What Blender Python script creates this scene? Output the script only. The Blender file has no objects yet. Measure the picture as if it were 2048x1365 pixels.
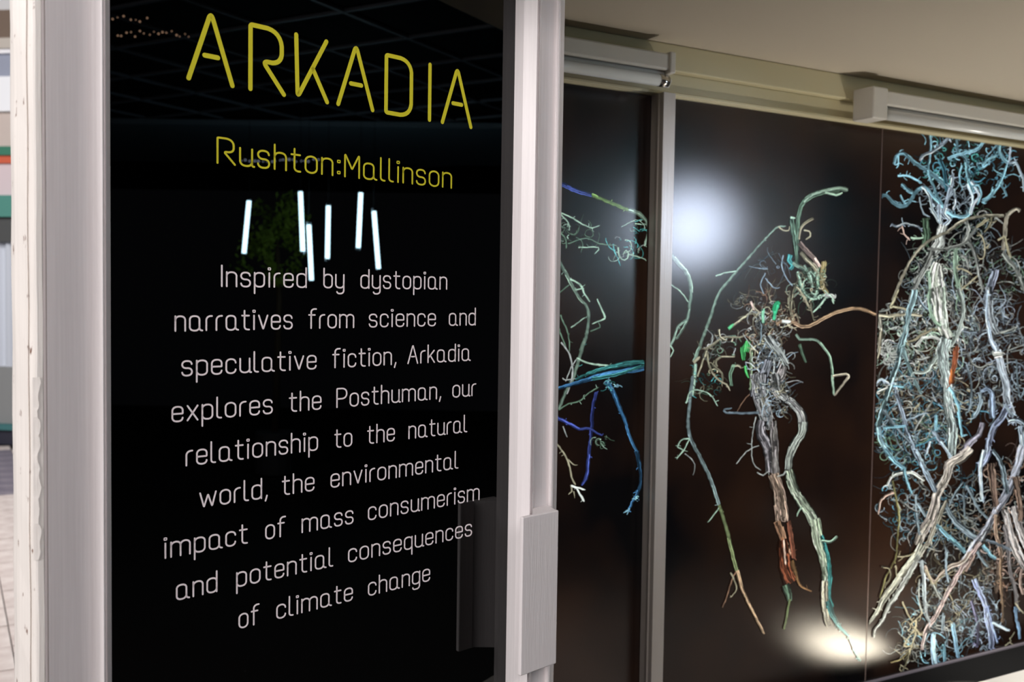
import bpy, bmesh, math, random
from mathutils import Vector, Matrix
random.seed(7)
# ------------------------------------------------------------------ camera
F, CX, CY, ROLL = 2000.0, 1024.0, 693.0, 0.015
TH = math.atan(90/2000)
sc = bpy.context.scene
cam = bpy.data.cameras.new('camera'); co = bpy.data.objects.new('camera', cam); sc.collection.objects.link(co)
R3 = Matrix.Rotation(math.pi/2-TH, 3, 'X') @ Matrix.Rotation(ROLL, 3, 'Z')
CAM = Vector((0, 0, 1.5))
co.matrix_world = Matrix.Translation(CAM) @ R3.to_4x4()
cam.sensor_width = 36; cam.lens = 36*F/2048; cam.shift_y = (CY-682.5)/2048; cam.clip_start = .05
cam.dof.use_dof = True; cam.dof.focus_distance = 1.5; cam.dof.aperture_fstop = 6.3
sc.camera = co
# measuring frames: the door plane and the mural plane, each with an origin Q, a direction d along it and a normal n
def ray(x, y): return R3 @ Vector(((x-CX)/F, (CY-y)/F, -1))
class Plane:
    def __init__(s, ang, px, depth):
        a = math.radians(ang); s.d = Vector((math.sin(a), math.cos(a), 0)); s.n = Vector((math.cos(a), -math.sin(a), 0)); s.a = a
        r = ray(px, 603+.015*(px-1024)); s.Q = Vector((r.x/r.y*depth, depth, 0))
    def hit(s, x, y, h=0):
        r = ray(x, y); P = CAM + (s.Q+h*s.n-CAM).dot(s.n)/r.dot(s.n)*r
        return (P-s.Q).dot(s.d), P.z
    def P(s, t, h, z): return s.Q + t*s.d + h*s.n + Vector((0, 0, z))
    def mirror(s, x, y, dep):
        r = ray(x, y); P = CAM + r/r.y*dep; return P - 2*(P-s.Q).dot(s.n)*s.n
    def M(s): # local x along the plane, local y = out of it, z up
        m = Matrix.Identity(4)
        for i in range(3): m[i][0] = s.d[i]; m[i][1] = s.n[i]; m[i][2] = (0, 0, 1)[i]; m[i][3] = s.Q[i]
        return m
DOOR = Plane(45.4, 222, 1.2); MUR = Plane(60.5, 2048, 3.0)
# ------------------------------------------------------------------ world, lights, exposure
w = bpy.data.worlds.new('world'); sc.world = w; w.use_nodes = True
w.node_tree.nodes['Background'].inputs[0].default_value = (.8, .85, 1, 1); w.node_tree.nodes['Background'].inputs[1].default_value = .03
sc.view_settings.view_transform = 'Standard'; sc.view_settings.look = 'None'; sc.view_settings.gamma = 1; sc.view_settings.exposure = 0
sc.view_settings.use_curve_mapping = False
def area(name, loc, target, size, power, color, sizey=None):
    l = bpy.data.lights.new(name, 'AREA'); l.energy = power; l.color = color; l.size = size
    if sizey: l.shape = 'RECTANGLE'; l.size_y = sizey
    o = bpy.data.objects.new(name, l); sc.collection.objects.link(o); o.location = loc
    o.rotation_euler = (Vector(target)-Vector(loc)).to_track_quat('-Z', 'Y').to_euler(); return o
def spot(name, loc, target, power, color, angle, blend, rad):
    l = bpy.data.lights.new(name, 'SPOT'); l.energy = power; l.color = color; l.spot_size = angle; l.spot_blend = blend; l.shadow_soft_size = rad
    o = bpy.data.objects.new(name, l); sc.collection.objects.link(o); o.location = loc
    o.rotation_euler = (Vector(target)-Vector(loc)).to_track_quat('-Z', 'Y').to_euler(); return o
area('street_daylight', (-2.6, -2.3, 2.9), (-.2, 1.4, 1.3), 1.8, 215, (1, .955, .945), 2.6)
area('overhead_light', (1.3, -1.5, 3.2), (.2, 1.6, 1.3), 1.2, 72, (1, .93, .93))
area('walkway_light', (-5.5, 3.5, 4.6), (-4.4, 7.5, .5), 3.0, 420, (1, .96, .95))
spot('display_lamp', MUR.P(-.80, .60, 1.74), MUR.P(-1.25, 0, 1.55), 20, (.72, .80, 1), math.radians(75), .8, .12)
spot('ceiling_fill', MUR.P(-.15, .72, .60), MUR.P(-.45, .50, 2.1), 52, (1, .94, .87), math.radians(120), 1, .05)  # unseen fill added to brighten the display ceiling, no fitting here
spot('bench_fill', MUR.P(.3, .62, 2.04), MUR.P(-.08, .30, .47), 95, (1, .95, .88), math.radians(32), 1, .03)
spot('bench_spot', MUR.P(.25, .55, 2.04), MUR.P(-.45, .25, .47), 6500, (1, .93, .80), math.radians(9.6), .9, .02)
# ------------------------------------------------------------------ materials
def srgb(c):
    return tuple(((v/255)/12.92 if v/255 <= .04045 else ((v/255+.055)/1.055)**2.4) for v in c[:3])
def mat(name, col, rough=.5, spec=.5, metal=0, emit=None, es=0, ior=None):
    m = bpy.data.materials.new(name); m.use_nodes = True; b = m.node_tree.nodes['Principled BSDF']
    b.inputs['Base Color'].default_value = (*srgb(col), 1); b.inputs['Roughness'].default_value = rough
    b.inputs['Specular IOR Level'].default_value = spec; b.inputs['Metallic'].default_value = metal
    if emit: b.inputs['Emission Color'].default_value = (*srgb(emit), 1); b.inputs['Emission Strength'].default_value = es
    return m
def noise_mix(m, scale, c1, c2, lo=.4, hi=.6, vec_scale=(1, 1, 1), detail=4):
    nt = m.node_tree; b = nt.nodes['Principled BSDF']
    tc = nt.nodes.new('ShaderNodeTexCoord'); mp = nt.nodes.new('ShaderNodeMapping'); mp.inputs['Scale'].default_value = vec_scale
    nz = nt.nodes.new('ShaderNodeTexNoise'); nz.inputs['Scale'].default_value = scale; nz.inputs['Detail'].default_value = detail
    r = nt.nodes.new('ShaderNodeValToRGB'); r.color_ramp.elements[0].position = lo; r.color_ramp.elements[1].position = hi
    r.color_ramp.elements[0].color = (*srgb(c1), 1); r.color_ramp.elements[1].color = (*srgb(c2), 1)
    nt.links.new(tc.outputs['Object'], mp.inputs[0]); nt.links.new(mp.outputs[0], nz.inputs['Vector']); nt.links.new(nz.outputs[0], r.inputs[0])
    nt.links.new(r.outputs[0], b.inputs['Base Color']); return r, nz
def add_bump(m, scale, strength, vec_scale=(1, 1, 1), dist=.001):
    nt = m.node_tree; b = nt.nodes['Principled BSDF']
    tc = nt.nodes.new('ShaderNodeTexCoord'); mp = nt.nodes.new('ShaderNodeMapping'); mp.inputs['Scale'].default_value = vec_scale
    nz = nt.nodes.new('ShaderNodeTexNoise'); nz.inputs['Scale'].default_value = scale; nz.inputs['Detail'].default_value = 3
    bp = nt.nodes.new('ShaderNodeBump'); bp.inputs['Strength'].default_value = strength; bp.inputs['Distance'].default_value = dist
    nt.links.new(tc.outputs['Object'], mp.inputs[0]); nt.links.new(mp.outputs[0], nz.inputs['Vector']); nt.links.new(nz.outputs[0], bp.inputs['Height'])
    nt.links.new(bp.outputs[0], b.inputs['Normal'])
def paint(name, col, rough=.42):
    m = mat(name, col, rough); d = tuple(max(0, v-7) for v in col); noise_mix(m, 1, d, col, .35, .65, (260, 260, 5)); add_bump(m, 1, .35, (420, 420, 26)); return m
def dirty_paint(name, col):
    m = paint(name, col); nt = m.node_tree; b = nt.nodes['Principled BSDF']
    src = b.inputs['Base Color'].links[0].from_socket
    tc = nt.nodes.new('ShaderNodeTexCoord'); mp = nt.nodes.new('ShaderNodeMapping'); mp.inputs['Scale'].default_value = (90, 90, 45)
    nz = nt.nodes.new('ShaderNodeTexNoise'); nz.inputs['Scale'].default_value = 1; nz.inputs['Detail'].default_value = 5
    r = nt.nodes.new('ShaderNodeValToRGB'); r.color_ramp.elements[0].position = .67; r.color_ramp.elements[1].position = .74
    mx = nt.nodes.new('ShaderNodeMix'); mx.data_type = 'RGBA'; mx.inputs['B'].default_value = (*srgb((120, 85, 70)), 1)
    nt.links.new(tc.outputs['Object'], mp.inputs[0]); nt.links.new(mp.outputs[0], nz.inputs['Vector']); nt.links.new(nz.outputs[0], r.inputs[0])
    nt.links.new(r.outputs[0], mx.inputs['Factor']); nt.links.new(src, mx.inputs['A']); nt.links.new(mx.outputs['Result'], b.inputs['Base Color']); return m
M_white = paint('white_gloss_paint', (226, 220, 220)); M_jamb = dirty_paint('worn_white_paint', (234, 228, 222))
M_glass = mat('black_glass', (0, 0, 0), .0, .5)
M_vinyl = mat('pale_vinyl', (243, 232, 234), .6, .3); M_yvinyl = mat('yellow_vinyl', (200, 192, 40), .6, .3)
M_post = mat('beige_painted_metal', (186, 178, 168), .3); add_bump(M_post, 1, .3, (300, 300, 8))
M_ceil = mat('matt_ceiling_paint', (184, 175, 158), .9, .2); add_bump(M_ceil, 120, .15)
M_fascia = mat('cream_fascia_paint', (196, 186, 150), .6)
M_batten = mat('white_enamel', (205, 200, 190), .4); M_tube = mat('frosted_tube_glass', (205, 205, 200), .2); M_chrome = mat('polished_metal', (210, 205, 195), .2, .5, 1)
M_mat = mat('black_ribbed_rubber', (12, 11, 11), .75, .3); M_trim = mat('silver_trim', (205, 195, 205), .35, .5, .6)
M_bench = mat('white_bench_laminate', (232, 228, 220), .9, .1); M_dark = mat('dark_paint', (14, 14, 15), .9, .2)
M_blackwall = mat('near_black_backing', (6, 6, 7), .8, .1)
M_steel = mat('grid_bar_enamel', (150, 155, 165), .5)
# ------------------------------------------------------------------ object helpers
def link(o): sc.collection.objects.link(o); return o
def obj(name, verts, faces, m, parent=None, smooth=False):
    me = bpy.data.meshes.new(name); me.from_pydata([tuple(v) for v in verts], [], faces); me.update()
    if m: me.materials.append(m)
    if smooth:
        for p in me.polygons: p.use_smooth = True
    o = link(bpy.data.objects.new(name, me))
    if parent is not None: o.parent = parent
    return o
def tag(o, label=None, cat=None, group=None, kind=None):
    if label: o['label'] = label
    if cat: o['category'] = cat
    if group: o['group'] = group
    if kind: o['kind'] = kind
    return o
def empty(name, mw=None, parent=None):
    o = link(bpy.data.objects.new(name, None)); o.empty_display_size = .05
    if mw is not None: o.matrix_world = mw
    if parent is not None: o.parent = parent
    return o
def boxv(x0, x1, y0, y1, z0, z1):
    v = [(x0, y0, z0), (x1, y0, z0), (x1, y1, z0), (x0, y1, z0), (x0, y0, z1), (x1, y0, z1), (x1, y1, z1), (x0, y1, z1)]
    f = [(0, 3, 2, 1), (4, 5, 6, 7), (0, 1, 5, 4), (1, 2, 6, 5), (2, 3, 7, 6), (3, 0, 4, 7)]
    return v, f
def bevel(o, wd, seg=2):
    b = o.modifiers.new('edge', 'BEVEL'); b.width = wd; b.segments = seg; b.limit_method = 'ANGLE'; return o
def box(name, x0, x1, y0, y1, z0, z1, m, parent=None, bv=0):
    v, f = boxv(x0, x1, y0, y1, z0, z1); o = obj(name, v, f, m, parent)
    if bv: bevel(o, bv)
    return o
def prism(name, prof, z0, z1, m, parent=None, bv=0, rings=1):   # prof: closed list of (x, y), anticlockwise seen from above
    a = sum(prof[i][0]*prof[(i+1) % len(prof)][1]-prof[(i+1) % len(prof)][0]*prof[i][1] for i in range(len(prof)))
    if a < 0: prof = prof[::-1]
    n = len(prof); v = []
    for k in range(rings+1): v += [(x, y, z0+(z1-z0)*k/rings) for x, y in prof]
    f = [(k*n+i, k*n+(i+1) % n, (k+1)*n+(i+1) % n, (k+1)*n+i) for k in range(rings) for i in range(n)]
    f += [tuple(range(n))[::-1], tuple(range(rings*n, rings*n+n))]
    o = obj(name, v, f, m, parent)
    if bv: bevel(o, bv, 2)
    return o
def tube(name, pts, r, m, parent=None, seg=10, caps=True, radii=None):
    pts = [Vector(p) for p in pts]; v = []; f = []
    for i, p in enumerate(pts):
        t = (pts[min(i+1, len(pts)-1)]-pts[max(i-1, 0)]).normalized()
        a = t.orthogonal().normalized() if i == 0 else (a - a.dot(t)*t).normalized()
        b = t.cross(a); rr = radii[i] if radii else r
        v += [p + rr*(math.cos(2*math.pi*k/seg)*a+math.sin(2*math.pi*k/seg)*b) for k in range(seg)]
    for i in range(len(pts)-1):
        for k in range(seg): f.append((i*seg+k, i*seg+(k+1) % seg, (i+1)*seg+(k+1) % seg, (i+1)*seg+k))
    if caps: f += [tuple(range(seg))[::-1], tuple(range((len(pts)-1)*seg, len(pts)*seg))]
    return obj(name, v, f, m, parent, True)
MD = DOOR.M(); MM = MUR.M()

# ================================================================== SETTING
# floor: dark inside, paving tiles along the walkway
fl = tag(box('floor', -9, 12, -6, 14, -.12, -.012, mat('dark_floor', (58, 52, 50), .8)), kind='structure')
M_tile = mat('pale_pink_paving', (232, 220, 214), .7); noise_mix(M_tile, 9, (205, 190, 184), (238, 228, 222), .3, .7)
M_tileg = mat('greyer_tile_band', (126, 118, 132), .7); noise_mix(M_tileg, 6, (108, 102, 118), (150, 142, 152), .3, .7)  # tiles of the far band get a greyer colour
ua, ub = Vector((math.sin(MUR.a), math.cos(MUR.a), 0)), Vector((-math.cos(MUR.a), math.sin(MUR.a), 0))
tv, tf = boxv(-.147, .147, -.147, .147, -.03, 0)
tmesh = {}
for nm, m in (('a', M_tile), ('b', M_tileg)):
    me = bpy.data.meshes.new('paving_tile'); me.from_pydata(tv, [], tf); me.materials.append(m); tmesh[nm] = me
nt_ = 0
for i in range(-30, 30):
    for j in range(-5, 60):
        p = ua*(i*.3+.08)+ub*(j*.3+.05)
        if not (3.3 < p.y < 9.75) or not (-.56*p.y-.15 < p.x < -.455*p.y+.3): continue
        o = bpy.data.objects.new('paving_tile', tmesh['b' if 7.5 < p.y < 9.5 else 'a']); link(o); o.parent = fl
        o.location = p+Vector((0, 0, random.uniform(-.003, .001))); o.rotation_euler = (0, 0, math.pi/2-MUR.a); nt_ += 1
print('tiles', nt_)
# mural wall behind the prints, ceiling of the display, unseen partition added behind the door to block stray light
o = box('wall_back', -2.35, 3.0, -.16, -.012, 0, 2.6, M_dark); o.matrix_world = MM; tag(o, kind='structure')
o = box('ceiling', -2.5, 3.0, -.16, .69, 2.088, 2.6, M_ceil); o.matrix_world = MM; tag(o, kind='structure')
pa, pb = Vector((-.52, 1.30)), Vector((-.47, 1.95)); dv = (pb-pa).normalized(); pn = Vector((dv.y, -dv.x))*.04
o = prism('wall_light_block', [tuple(pa+pn), tuple(pb+pn), tuple(pb-pn), tuple(pa-pn)], 0, 2.6, M_dark); tag(o, kind='structure')
# fascia above the prints: upper board, recessed lower board and a small lip
t = tag(empty('trim_1', MM), kind='structure')
box('upper_board', -2.3, 2.9, -.012, .035, 2.028, 2.0878, M_fascia, t, .003)
box('lower_board', -2.3, 2.9, -.012, .012, 1.975, 2.028, M_fascia, t, .002)
box('lip', -2.3, 2.9, .012, .022, 1.976, 1.984, M_fascia, t, .002)
# low plinth carrying the black ribbed strip and the white bench top
o = tag(empty('trim_2', MM), kind='structure')
box('plinth', -2.3, 2.9, -.012, .136, .0, .462, M_dark, o)
mt = box('ribbed_strip', -2.3, 2.9, .008, .136, .462, .4725, M_mat, o, .002)
v = []; f = []
nr = 26
for k in range(nr):
    y = .012+k*.1225/nr; n0 = len(v)
    v += [(-1.5, y, .4725), (1.0, y, .4725), (1.0, y+.0018, .4742), (-1.5, y+.0018, .4742), (1.0, y+.0034, .4725), (-1.5, y+.0034, .4725)]
    f += [(n0, n0+1, n0+2, n0+3), (n0+3, n0+2, n0+4, n0+5)]
r_ = obj('ribs', v, f, M_mat, o); r_['kind'] = 'stuff'
box('silver_strip', -2.3, 2.9, 0.0, .008, .462, .4775, M_trim, o, .001)
bn = empty('display_bench', MM); tag(bn, 'white laminate bench top along the black ribbed strip under the root murals', 'bench')
box('top', -1.2, 2.9, .138, .95, .440, .4735, M_bench, bn, .004); box('front_board', -1.2, 2.9, .915, .935, .02, .440, M_bench, bn); box('support', -1.2, -1.16, .15, .915, .02, .440, M_bench, bn); box('support', 1.2, 1.24, .15, .915, .02, .440, M_bench, bn)
for q in bn.children: q.location.z = 0
# post between the prints
o = prism('trim_3', [(-1.405, 0), (-1.405, .024), (-1.407, .026), (-1.407, .030), (-1.405, .032), (-1.405, .046), (-1.371, .046), (-1.371, 0)], .4725, 1.9755, M_post, None, .001); o.matrix_world = MM; tag(o, kind='structure')

# ================================================================== MURALS
def backlit(m, col_socket, glow):
    """backlit print behind a satin clear face"""
    nt = m.node_tree; b = nt.nodes['Principled BSDF']; out = nt.nodes['Material Output']
    b.inputs['Specular IOR Level'].default_value = 0; b.inputs['Roughness'].default_value = 1; b.inputs['Emission Strength'].default_value = glow
    nt.links.new(col_socket, b.inputs['Emission Color'])
    gl = nt.nodes.new('ShaderNodeBsdfGlossy'); gl.distribution = 'BECKMANN'; gl.inputs['Roughness'].default_value = .25
    fz = nt.nodes.new('ShaderNodeFresnel'); fz.inputs[0].default_value = 1.5; mx = nt.nodes.new('ShaderNodeMixShader')
    nt.links.new(fz.outputs[0], mx.inputs[0]); nt.links.new(b.outputs[0], mx.inputs[1]); nt.links.new(gl.outputs[0], mx.inputs[2]); nt.links.new(mx.outputs[0], out.inputs['Surface'])
def mural_mat():
    m = bpy.data.materials.new('glossy_mural_print'); m.use_nodes = True; nt = m.node_tree; b = nt.nodes['Principled BSDF']
    at = nt.nodes.new('ShaderNodeAttribute'); at.attribute_name = 'Col'; nt.links.new(at.outputs['Color'], b.inputs['Base Color'])
    backlit(m, at.outputs['Color'], .95); return m
M_mural = mural_mat()
M_print = mat('dark_print_ground', (26, 21, 19), .30, .5); noise_mix(M_print, 1.6, (8, 7, 8), (46, 28, 17), .38, .72); backlit(M_print, M_print.node_tree.nodes['Principled BSDF'].inputs['Base Color'].links[0].from_socket, .5)
FR = {'A': (1340, 350, 3.102), 'B': (1340, 760, 2.4364), 'C': (1700, 250, 3.8994), 'D': (1700, 580, 3.8994), 'E': (1700, 900, 2.9368), 'G': (1120, 340, 3.793), 'H': (1100, 680, 3.593), 'K': (1450, 560, 6.204), 'P': (0, 0, 1)}
def fr(fk, pts): x0, y0, s = FR[fk]; return [(x0+x/s, y0+y/s) for x, y in pts]
class Art:
    """strokes printed on a mural, kept as flat ribbons of ink in plane metres"""
    def __init__(s): s.v = []; s.f = []; s.c = []; s.n = 0; s.k = 0; s.sub = None
    def ribbon(s, pts, w0, w1, col, edge=.42, clip=None):    # pts, widths as measured on the photo's mural (px)
        k = len(pts)
        if k < 2: return
        s.k += 1; y = .0004+(s.n+(s.sub if s.sub is not None else s.k % 4))*2.5e-6; base = len(s.v); P = []
        for (x, yy) in pts: P.append(MUR.hit(x, yy))
        sc_ = [abs(MUR.hit(x, yy+1)[1]-MUR.hit(x, yy)[1]) for x, yy in pts]
        for i in range(k):
            a = P[max(i-1, 0)]; b = P[min(i+1, k-1)]; dx, dz = b[0]-a[0], b[1]-a[1]; L = math.hypot(dx, dz) or 1e-6
            nx, nz = -dz/L, dx/L; u = i/(k-1); wd = (w0+(w1-w0)*u)*sc_[i]*.5*random.uniform(.85, 1.15)
            if i == k-1: wd *= .5
            nx *= 1.35   # print is seen foreshortened along its length
            q = random.uniform(.55, 1.3); c = tuple(min(1, v*q) for v in col); e = tuple(v*edge for v in c)
            for sgn, cc in ((-1, e), (-.25, c), (.35, c), (1, e)):
                xx = P[i][0]+nx*wd*sgn; zz = P[i][1]+nz*wd*sgn
                if clip: xx = min(max(xx, clip[0]), clip[1])
                s.v.append((xx, y, min(max(zz, .479), 1.974))); s.c.append(cc)
        for i in range(k-1):
            for j in range(3): a = base+i*4+j; s.f.append((a, a+1, a+5, a+4))
    def build(s, name, parent, label=None):
        o = obj(name, s.v, s.f, M_mural, parent); ca = o.data.color_attributes.new('Col', 'FLOAT_COLOR', 'POINT')
        ca.data.foreach_set('color', [x for c in s.c for x in (*c, 1)])
        if label: o['label'] = label
        return o
def smooth(pts, step=5):
    out = []; n = len(pts)
    for i in range(n-1):
        p0 = pts[max(i-1, 0)]; p1 = pts[i]; p2 = pts[i+1]; p3 = pts[min(i+2, n-1)]
        m = max(2, int(math.dist(p1, p2)/step))
        for k in range(m):
            t = k/m; out.append(tuple(.5*((2*p1[j])+(-p0[j]+p2[j])*t+(2*p0[j]-5*p1[j]+4*p2[j]-p3[j])*t*t+(-p0[j]+3*p1[j]-3*p2[j]+p3[j])*t**3) for j in (0, 1)))
    out.append(pts[-1]); return out
def lin(c): return srgb(c)
def vary(c, a=.18):
    q = random.uniform(1-a, 1+a); return tuple(min(1, v*q*random.uniform(.97, 1.03)) for v in c)
def mixc(a, b, t): return tuple(a[i]*(1-t)+b[i]*t for i in range(3))
CLIP = None
def root(A, fk, pts, w0, w1, col, fib=0, hair=0, hl=18, hw=1.3, jit=.6, hcol=None):
    """one root: a body with long fibres along it and fine rootlets off its sides"""
    A.n += 1; p = smooth(fr(fk, pts)); col = lin(col); hc = lin(hcol) if hcol else col; n = len(p)
    p = [(x+random.uniform(-jit, jit), y+random.uniform(-jit, jit)) for x, y in p]
    def nrm(i):
        a = p[max(i-2, 0)]; b = p[min(i+2, n-1)]; L = math.dist(a, b) or 1; return -(b[1]-a[1])/L, (b[0]-a[0])/L
    for _ in range(int(hair*.7)):
        i = random.randrange(n); nx, ny = nrm(i); sg = random.choice((-1, 1)); curl(A, p[i], math.atan2(ny*sg, nx*sg)+random.uniform(-.9, .9), hl*random.uniform(.4, 1.2), hw*random.uniform(.7, 1.3), vary(hc, .3))
    A.n += 4
    if fib:
        A.sub = 0; A.ribbon(p, w0*1.05, w1*1.05, tuple(v*(.07 if w0+w1 > 17 else .38) for v in col), .35, CLIP); A.sub = None; A.n += 1; nf = int(max(fib*1.5, (w0+w1)*.55))
        for fi in range(nf):
            off = -.46+.92*(fi+random.random())/nf; i0 = random.randint(0, max(0, n-5)) if random.random() < .75 else 0; i1 = min(n, i0+random.randint(4, 24))
            ph = random.uniform(0, 6); am = random.uniform(.03, .12); q = []
            for i in range(i0, i1):
                wd = w0+(w1-w0)*i/(n-1); nx, ny = nrm(i); o_ = (off+am*math.sin(ph+i*.35))*wd; q.append((p[i][0]+nx*o_, p[i][1]+ny*o_))
            fw = random.uniform(1.0, 2.3); bq = random.choice((.1, .25, .6, 1.1, 1.6)); A.ribbon(q, fw, fw*.6, tuple(min(1, v*bq) for v in vary(col, .12)), .4, CLIP)
        A.n += 4
    else: A.ribbon(p, w0, w1, col, .45, CLIP); A.n += 1
def curl(A, p0, ang, L, w_, col, bend=None, steps=9):
    x, y = p0; pts = [(x, y)]; k = bend if bend is not None else random.uniform(-.28, .28); a = ang; st = L/steps
    for i in range(steps):
        a += k+random.uniform(-.3, .3); x += math.cos(a)*st; y += math.sin(a)*st; pts.append((x, y))
    A.ribbon(pts, w_, w_*.5, col, .45, CLIP)
def tangle(A, fk, cx, cy, rx, ry, n, L, w_, cols, rot=0, bias=None, dark=1):
    cx, cy = fr(fk, [(cx, cy)])[0]; s = FR[fk][2]; rx /= s; ry /= s; c, d = math.cos(rot), math.sin(rot)
    A.n += 5
    for _ in range(int(n*.8)):
        r = math.sqrt(random.random()); th = random.uniform(0, 2*math.pi); a, b = rx*r*math.cos(th), ry*r*math.sin(th)
        ang = random.uniform(0, 2*math.pi) if bias is None else bias+random.gauss(0, .5)+(math.pi if random.random() < .5 else 0)
        bq = dark*random.choice((.12, .25, .5, 1.0, 1.9)); cc = tuple(min(1, v*bq) for v in vary(lin(random.choice(cols)), .2))
        curl(A, (cx+a*c-b*d, cy+a*d+b*c), ang, L*random.choice((.5, .9, 1.3, 1.9, 2.6)), w_*random.uniform(.6, 1.4), cc, random.choice((-.42, -.22, -.1, 0, .1, .22, .42)), 12)
GRN = (150, 178, 158); DGR = (92, 118, 98); KHK = (150, 146, 122); GRY = (150, 156, 152); WHT = (214, 222, 214); CYA = (136, 186, 204); DCY = (78, 132, 152); BLU = (72, 86, 160); SKY = (76, 132, 178); TEA = (72, 146, 144); RST = (134, 78, 54); BRN = (122, 96, 78); PIN = (196, 172, 160); ICE = (184, 204, 222); STL = (130, 148, 158); LIM = (140, 180, 96)
def mural(label, t0, t1):
    e = tag(empty('root_mural', MM), label, 'mural', 'dark printed murals of human figures made of roots')
    box('print_ground', t0, t1, -.010, 0, .479, 1.9745, M_print, e); return e
# --- first panel (between the door and the post)
m1 = mural('mural panel of blue and green roots, between the black door and the beige post', -2.25, -1.406); CLIP = (-2.24, -1.41)
A = Art()
tangle(A, 'G', 120, 500, 150, 90, 40, 20, 1.4, [DGR, GRN], 0, None, .6)
tangle(A, 'G', 500, 600, 110, 80, 36, 18, 1.6, [GRN, TEA, GRY], 0, None, .7)
tangle(A, 'G', 590, 440, 60, 60, 20, 12, 1.6, [GRN, TEA], 0, None, .9)
root(A, 'G', [(-120, 60), (15, 110), (140, 165), (250, 195)], 11, 8, BLU, 8, 6, 6)
root(A, 'G', [(240, 192), (400, 258), (520, 305)], 6, 7, LIM, 5, 5, 6)
root(A, 'G', [(520, 305), (600, 335), (660, 400), (668, 480), (640, 580)], 9, 4, GRN, 5, 10, 10)
root(A, 'G', [(-60, 300), (80, 360), (220, 436), (300, 424)], 3.5, 2, GRN, 0, 6, 8)
root(A, 'G', [(0, 330), (60, 400), (70, 460)], 3, 2, GRN, 0, 5, 8)
root(A, 'G', [(-40, 440), (40, 520), (45, 600)], 3, 2, DGR)
root(A, 'G', [(440, 590), (450, 660), (490, 686), (520, 650), (500, 610), (480, 640)], 3, 2, GRN, 0, 4, 8)
root(A, 'G', [(60, 560), (200, 520), (300, 560), (430, 575)], 2, 2, DGR, 0, 4, 8)
root(A, 'G', [(140, 590), (290, 590), (260, 640)], 2.5, 1.5, GRN)
root(A, 'G', [(520, 640), (620, 670), (660, 690), (655, 740)], 3, 2, GRN, 0, 5, 7)
root(A, 'G', [(-20, 660), (30, 760), (90, 880), (150, 980), (205, 1040), (215, 1150), (190, 1290), (150, 1380)], 6, 5, GRN, 5, 12, 10)
root(A, 'G', [(75, 830), (150, 870), (190, 950), (225, 1000)], 4, 3, GRN, 0, 5, 8)
root(A, 'G', [(110, 910), (180, 900)], 3, 2, GRN); root(A, 'G', [(-40, 960), (70, 870)], 3, 2, DGR)
root(A, 'G', [(80, 1200), (190, 1120)], 3, 2, GRN); root(A, 'G', [(280, 980), (330, 1090), (340, 1130)], 2, 4, GRN)
root(A, 'G', [(340, 1130), (240, 1170)], 4, 2, GRN); root(A, 'G', [(230, 1225), (300, 1195), (290, 1160)], 3, 2, DGR)
root(A, 'G', [(0, 1100), (60, 1250), (70, 1380)], 3, 2, DGR, 0, 3, 8); root(A, 'G', [(-20, 1180), (50, 1365)], 3, 2, DGR)
root(A, 'H', [(250, -10), (215, 110), (170, 260), (110, 380), (60, 500)], 7, 5, GRN, 4, 8, 10, 1.3, .6, TEA)
root(A, 'H', [(80, 20), (140, 110), (160, 200), (150, 300), (120, 390)], 3, 3, GRY, 0, 4, 8)
root(A, 'H', [(190, 130), (280, 170), (400, 185), (440, 190)], 3, 4, GRN, 0, 5, 7)
root(A, 'H', [(180, 285), (300, 235), (460, 190), (560, 172), (680, 165)], 4, 12, TEA, 10, 8, 7)
root(A, 'H', [(60, 350), (200, 310), (340, 262), (480, 232), (600, 210), (682, 195)], 5, 15, SKY, 18, 10, 7, 1.4, .6, TEA)
root(A, 'H', [(300, 280), (420, 262), (560, 225), (680, 178)], 6, 6, TEA, 6, 6, 6)
root(A, 'H', [(60, 505), (130, 460), (210, 440), (280, 380), (350, 340)], 3, 2, DGR, 0, 8, 8, 1.4, .6, GRN)
root(A, 'H', [(110, 300), (150, 200), (190, 140)], 2, 2, GRY); root(A, 'H', [(90, 275), (110, 290), (180, 280)], 2, 2, GRY)
root(A, 'H', [(400, 300), (450, 370), (490, 470), (540, 590), (570, 690), (620, 800)], 8, 4, SKY, 6, 14, 7, 1.6, .8)
root(A, 'H', [(620, 800), (640, 900), (655, 980), (635, 1080), (600, 1150), (560, 1225)], 7, 4, SKY, 5, 16, 8, 2, .9)
root(A, 'H', [(330, 380), (305, 500), (298, 620), (285, 760), (268, 900), (262, 980), (225, 1045)], 5, 6, BLU, 5, 16, 8, 1.8, .9)
root(A, 'H', [(-40, 520), (60, 565), (150, 610), (210, 645), (280, 640), (370, 690)], 9, 3, BLU, 7, 12, 7, 1.8, .8)
tangle(A, 'H', 370, 720, 50, 45, 22, 9, 1.6, [DGR, GRN], 0, None, .8); tangle(A, 'H', 430, 330, 50, 40, 22, 7, 2, [TEA, CYA])
root(A, 'H', [(30, 730), (80, 790), (130, 880), (155, 990), (180, 1040)], 3, 3, KHK, 0, 5, 8)
root(A, 'H', [(130, 860), (165, 895), (195, 900)], 2.5, 1.5, KHK)
root(A, 'H', [(150, 1040), (155, 1090), (130, 1110)], 3, 2, KHK); root(A, 'H', [(150, 1050), (250, 1078)], 4, 3, WHT); root(A, 'H', [(190, 1070), (225, 1130), (245, 1162)], 3, 4, WHT, 0, 3, 6)
root(A, 'H', [(170, 1090), (175, 1140)], 2, 1, KHK); root(A, 'H', [(560, 1225), (525, 1245)], 4, 2, CYA); root(A, 'H', [(570, 1210), (550, 1255)], 3, 2, CYA)
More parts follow.
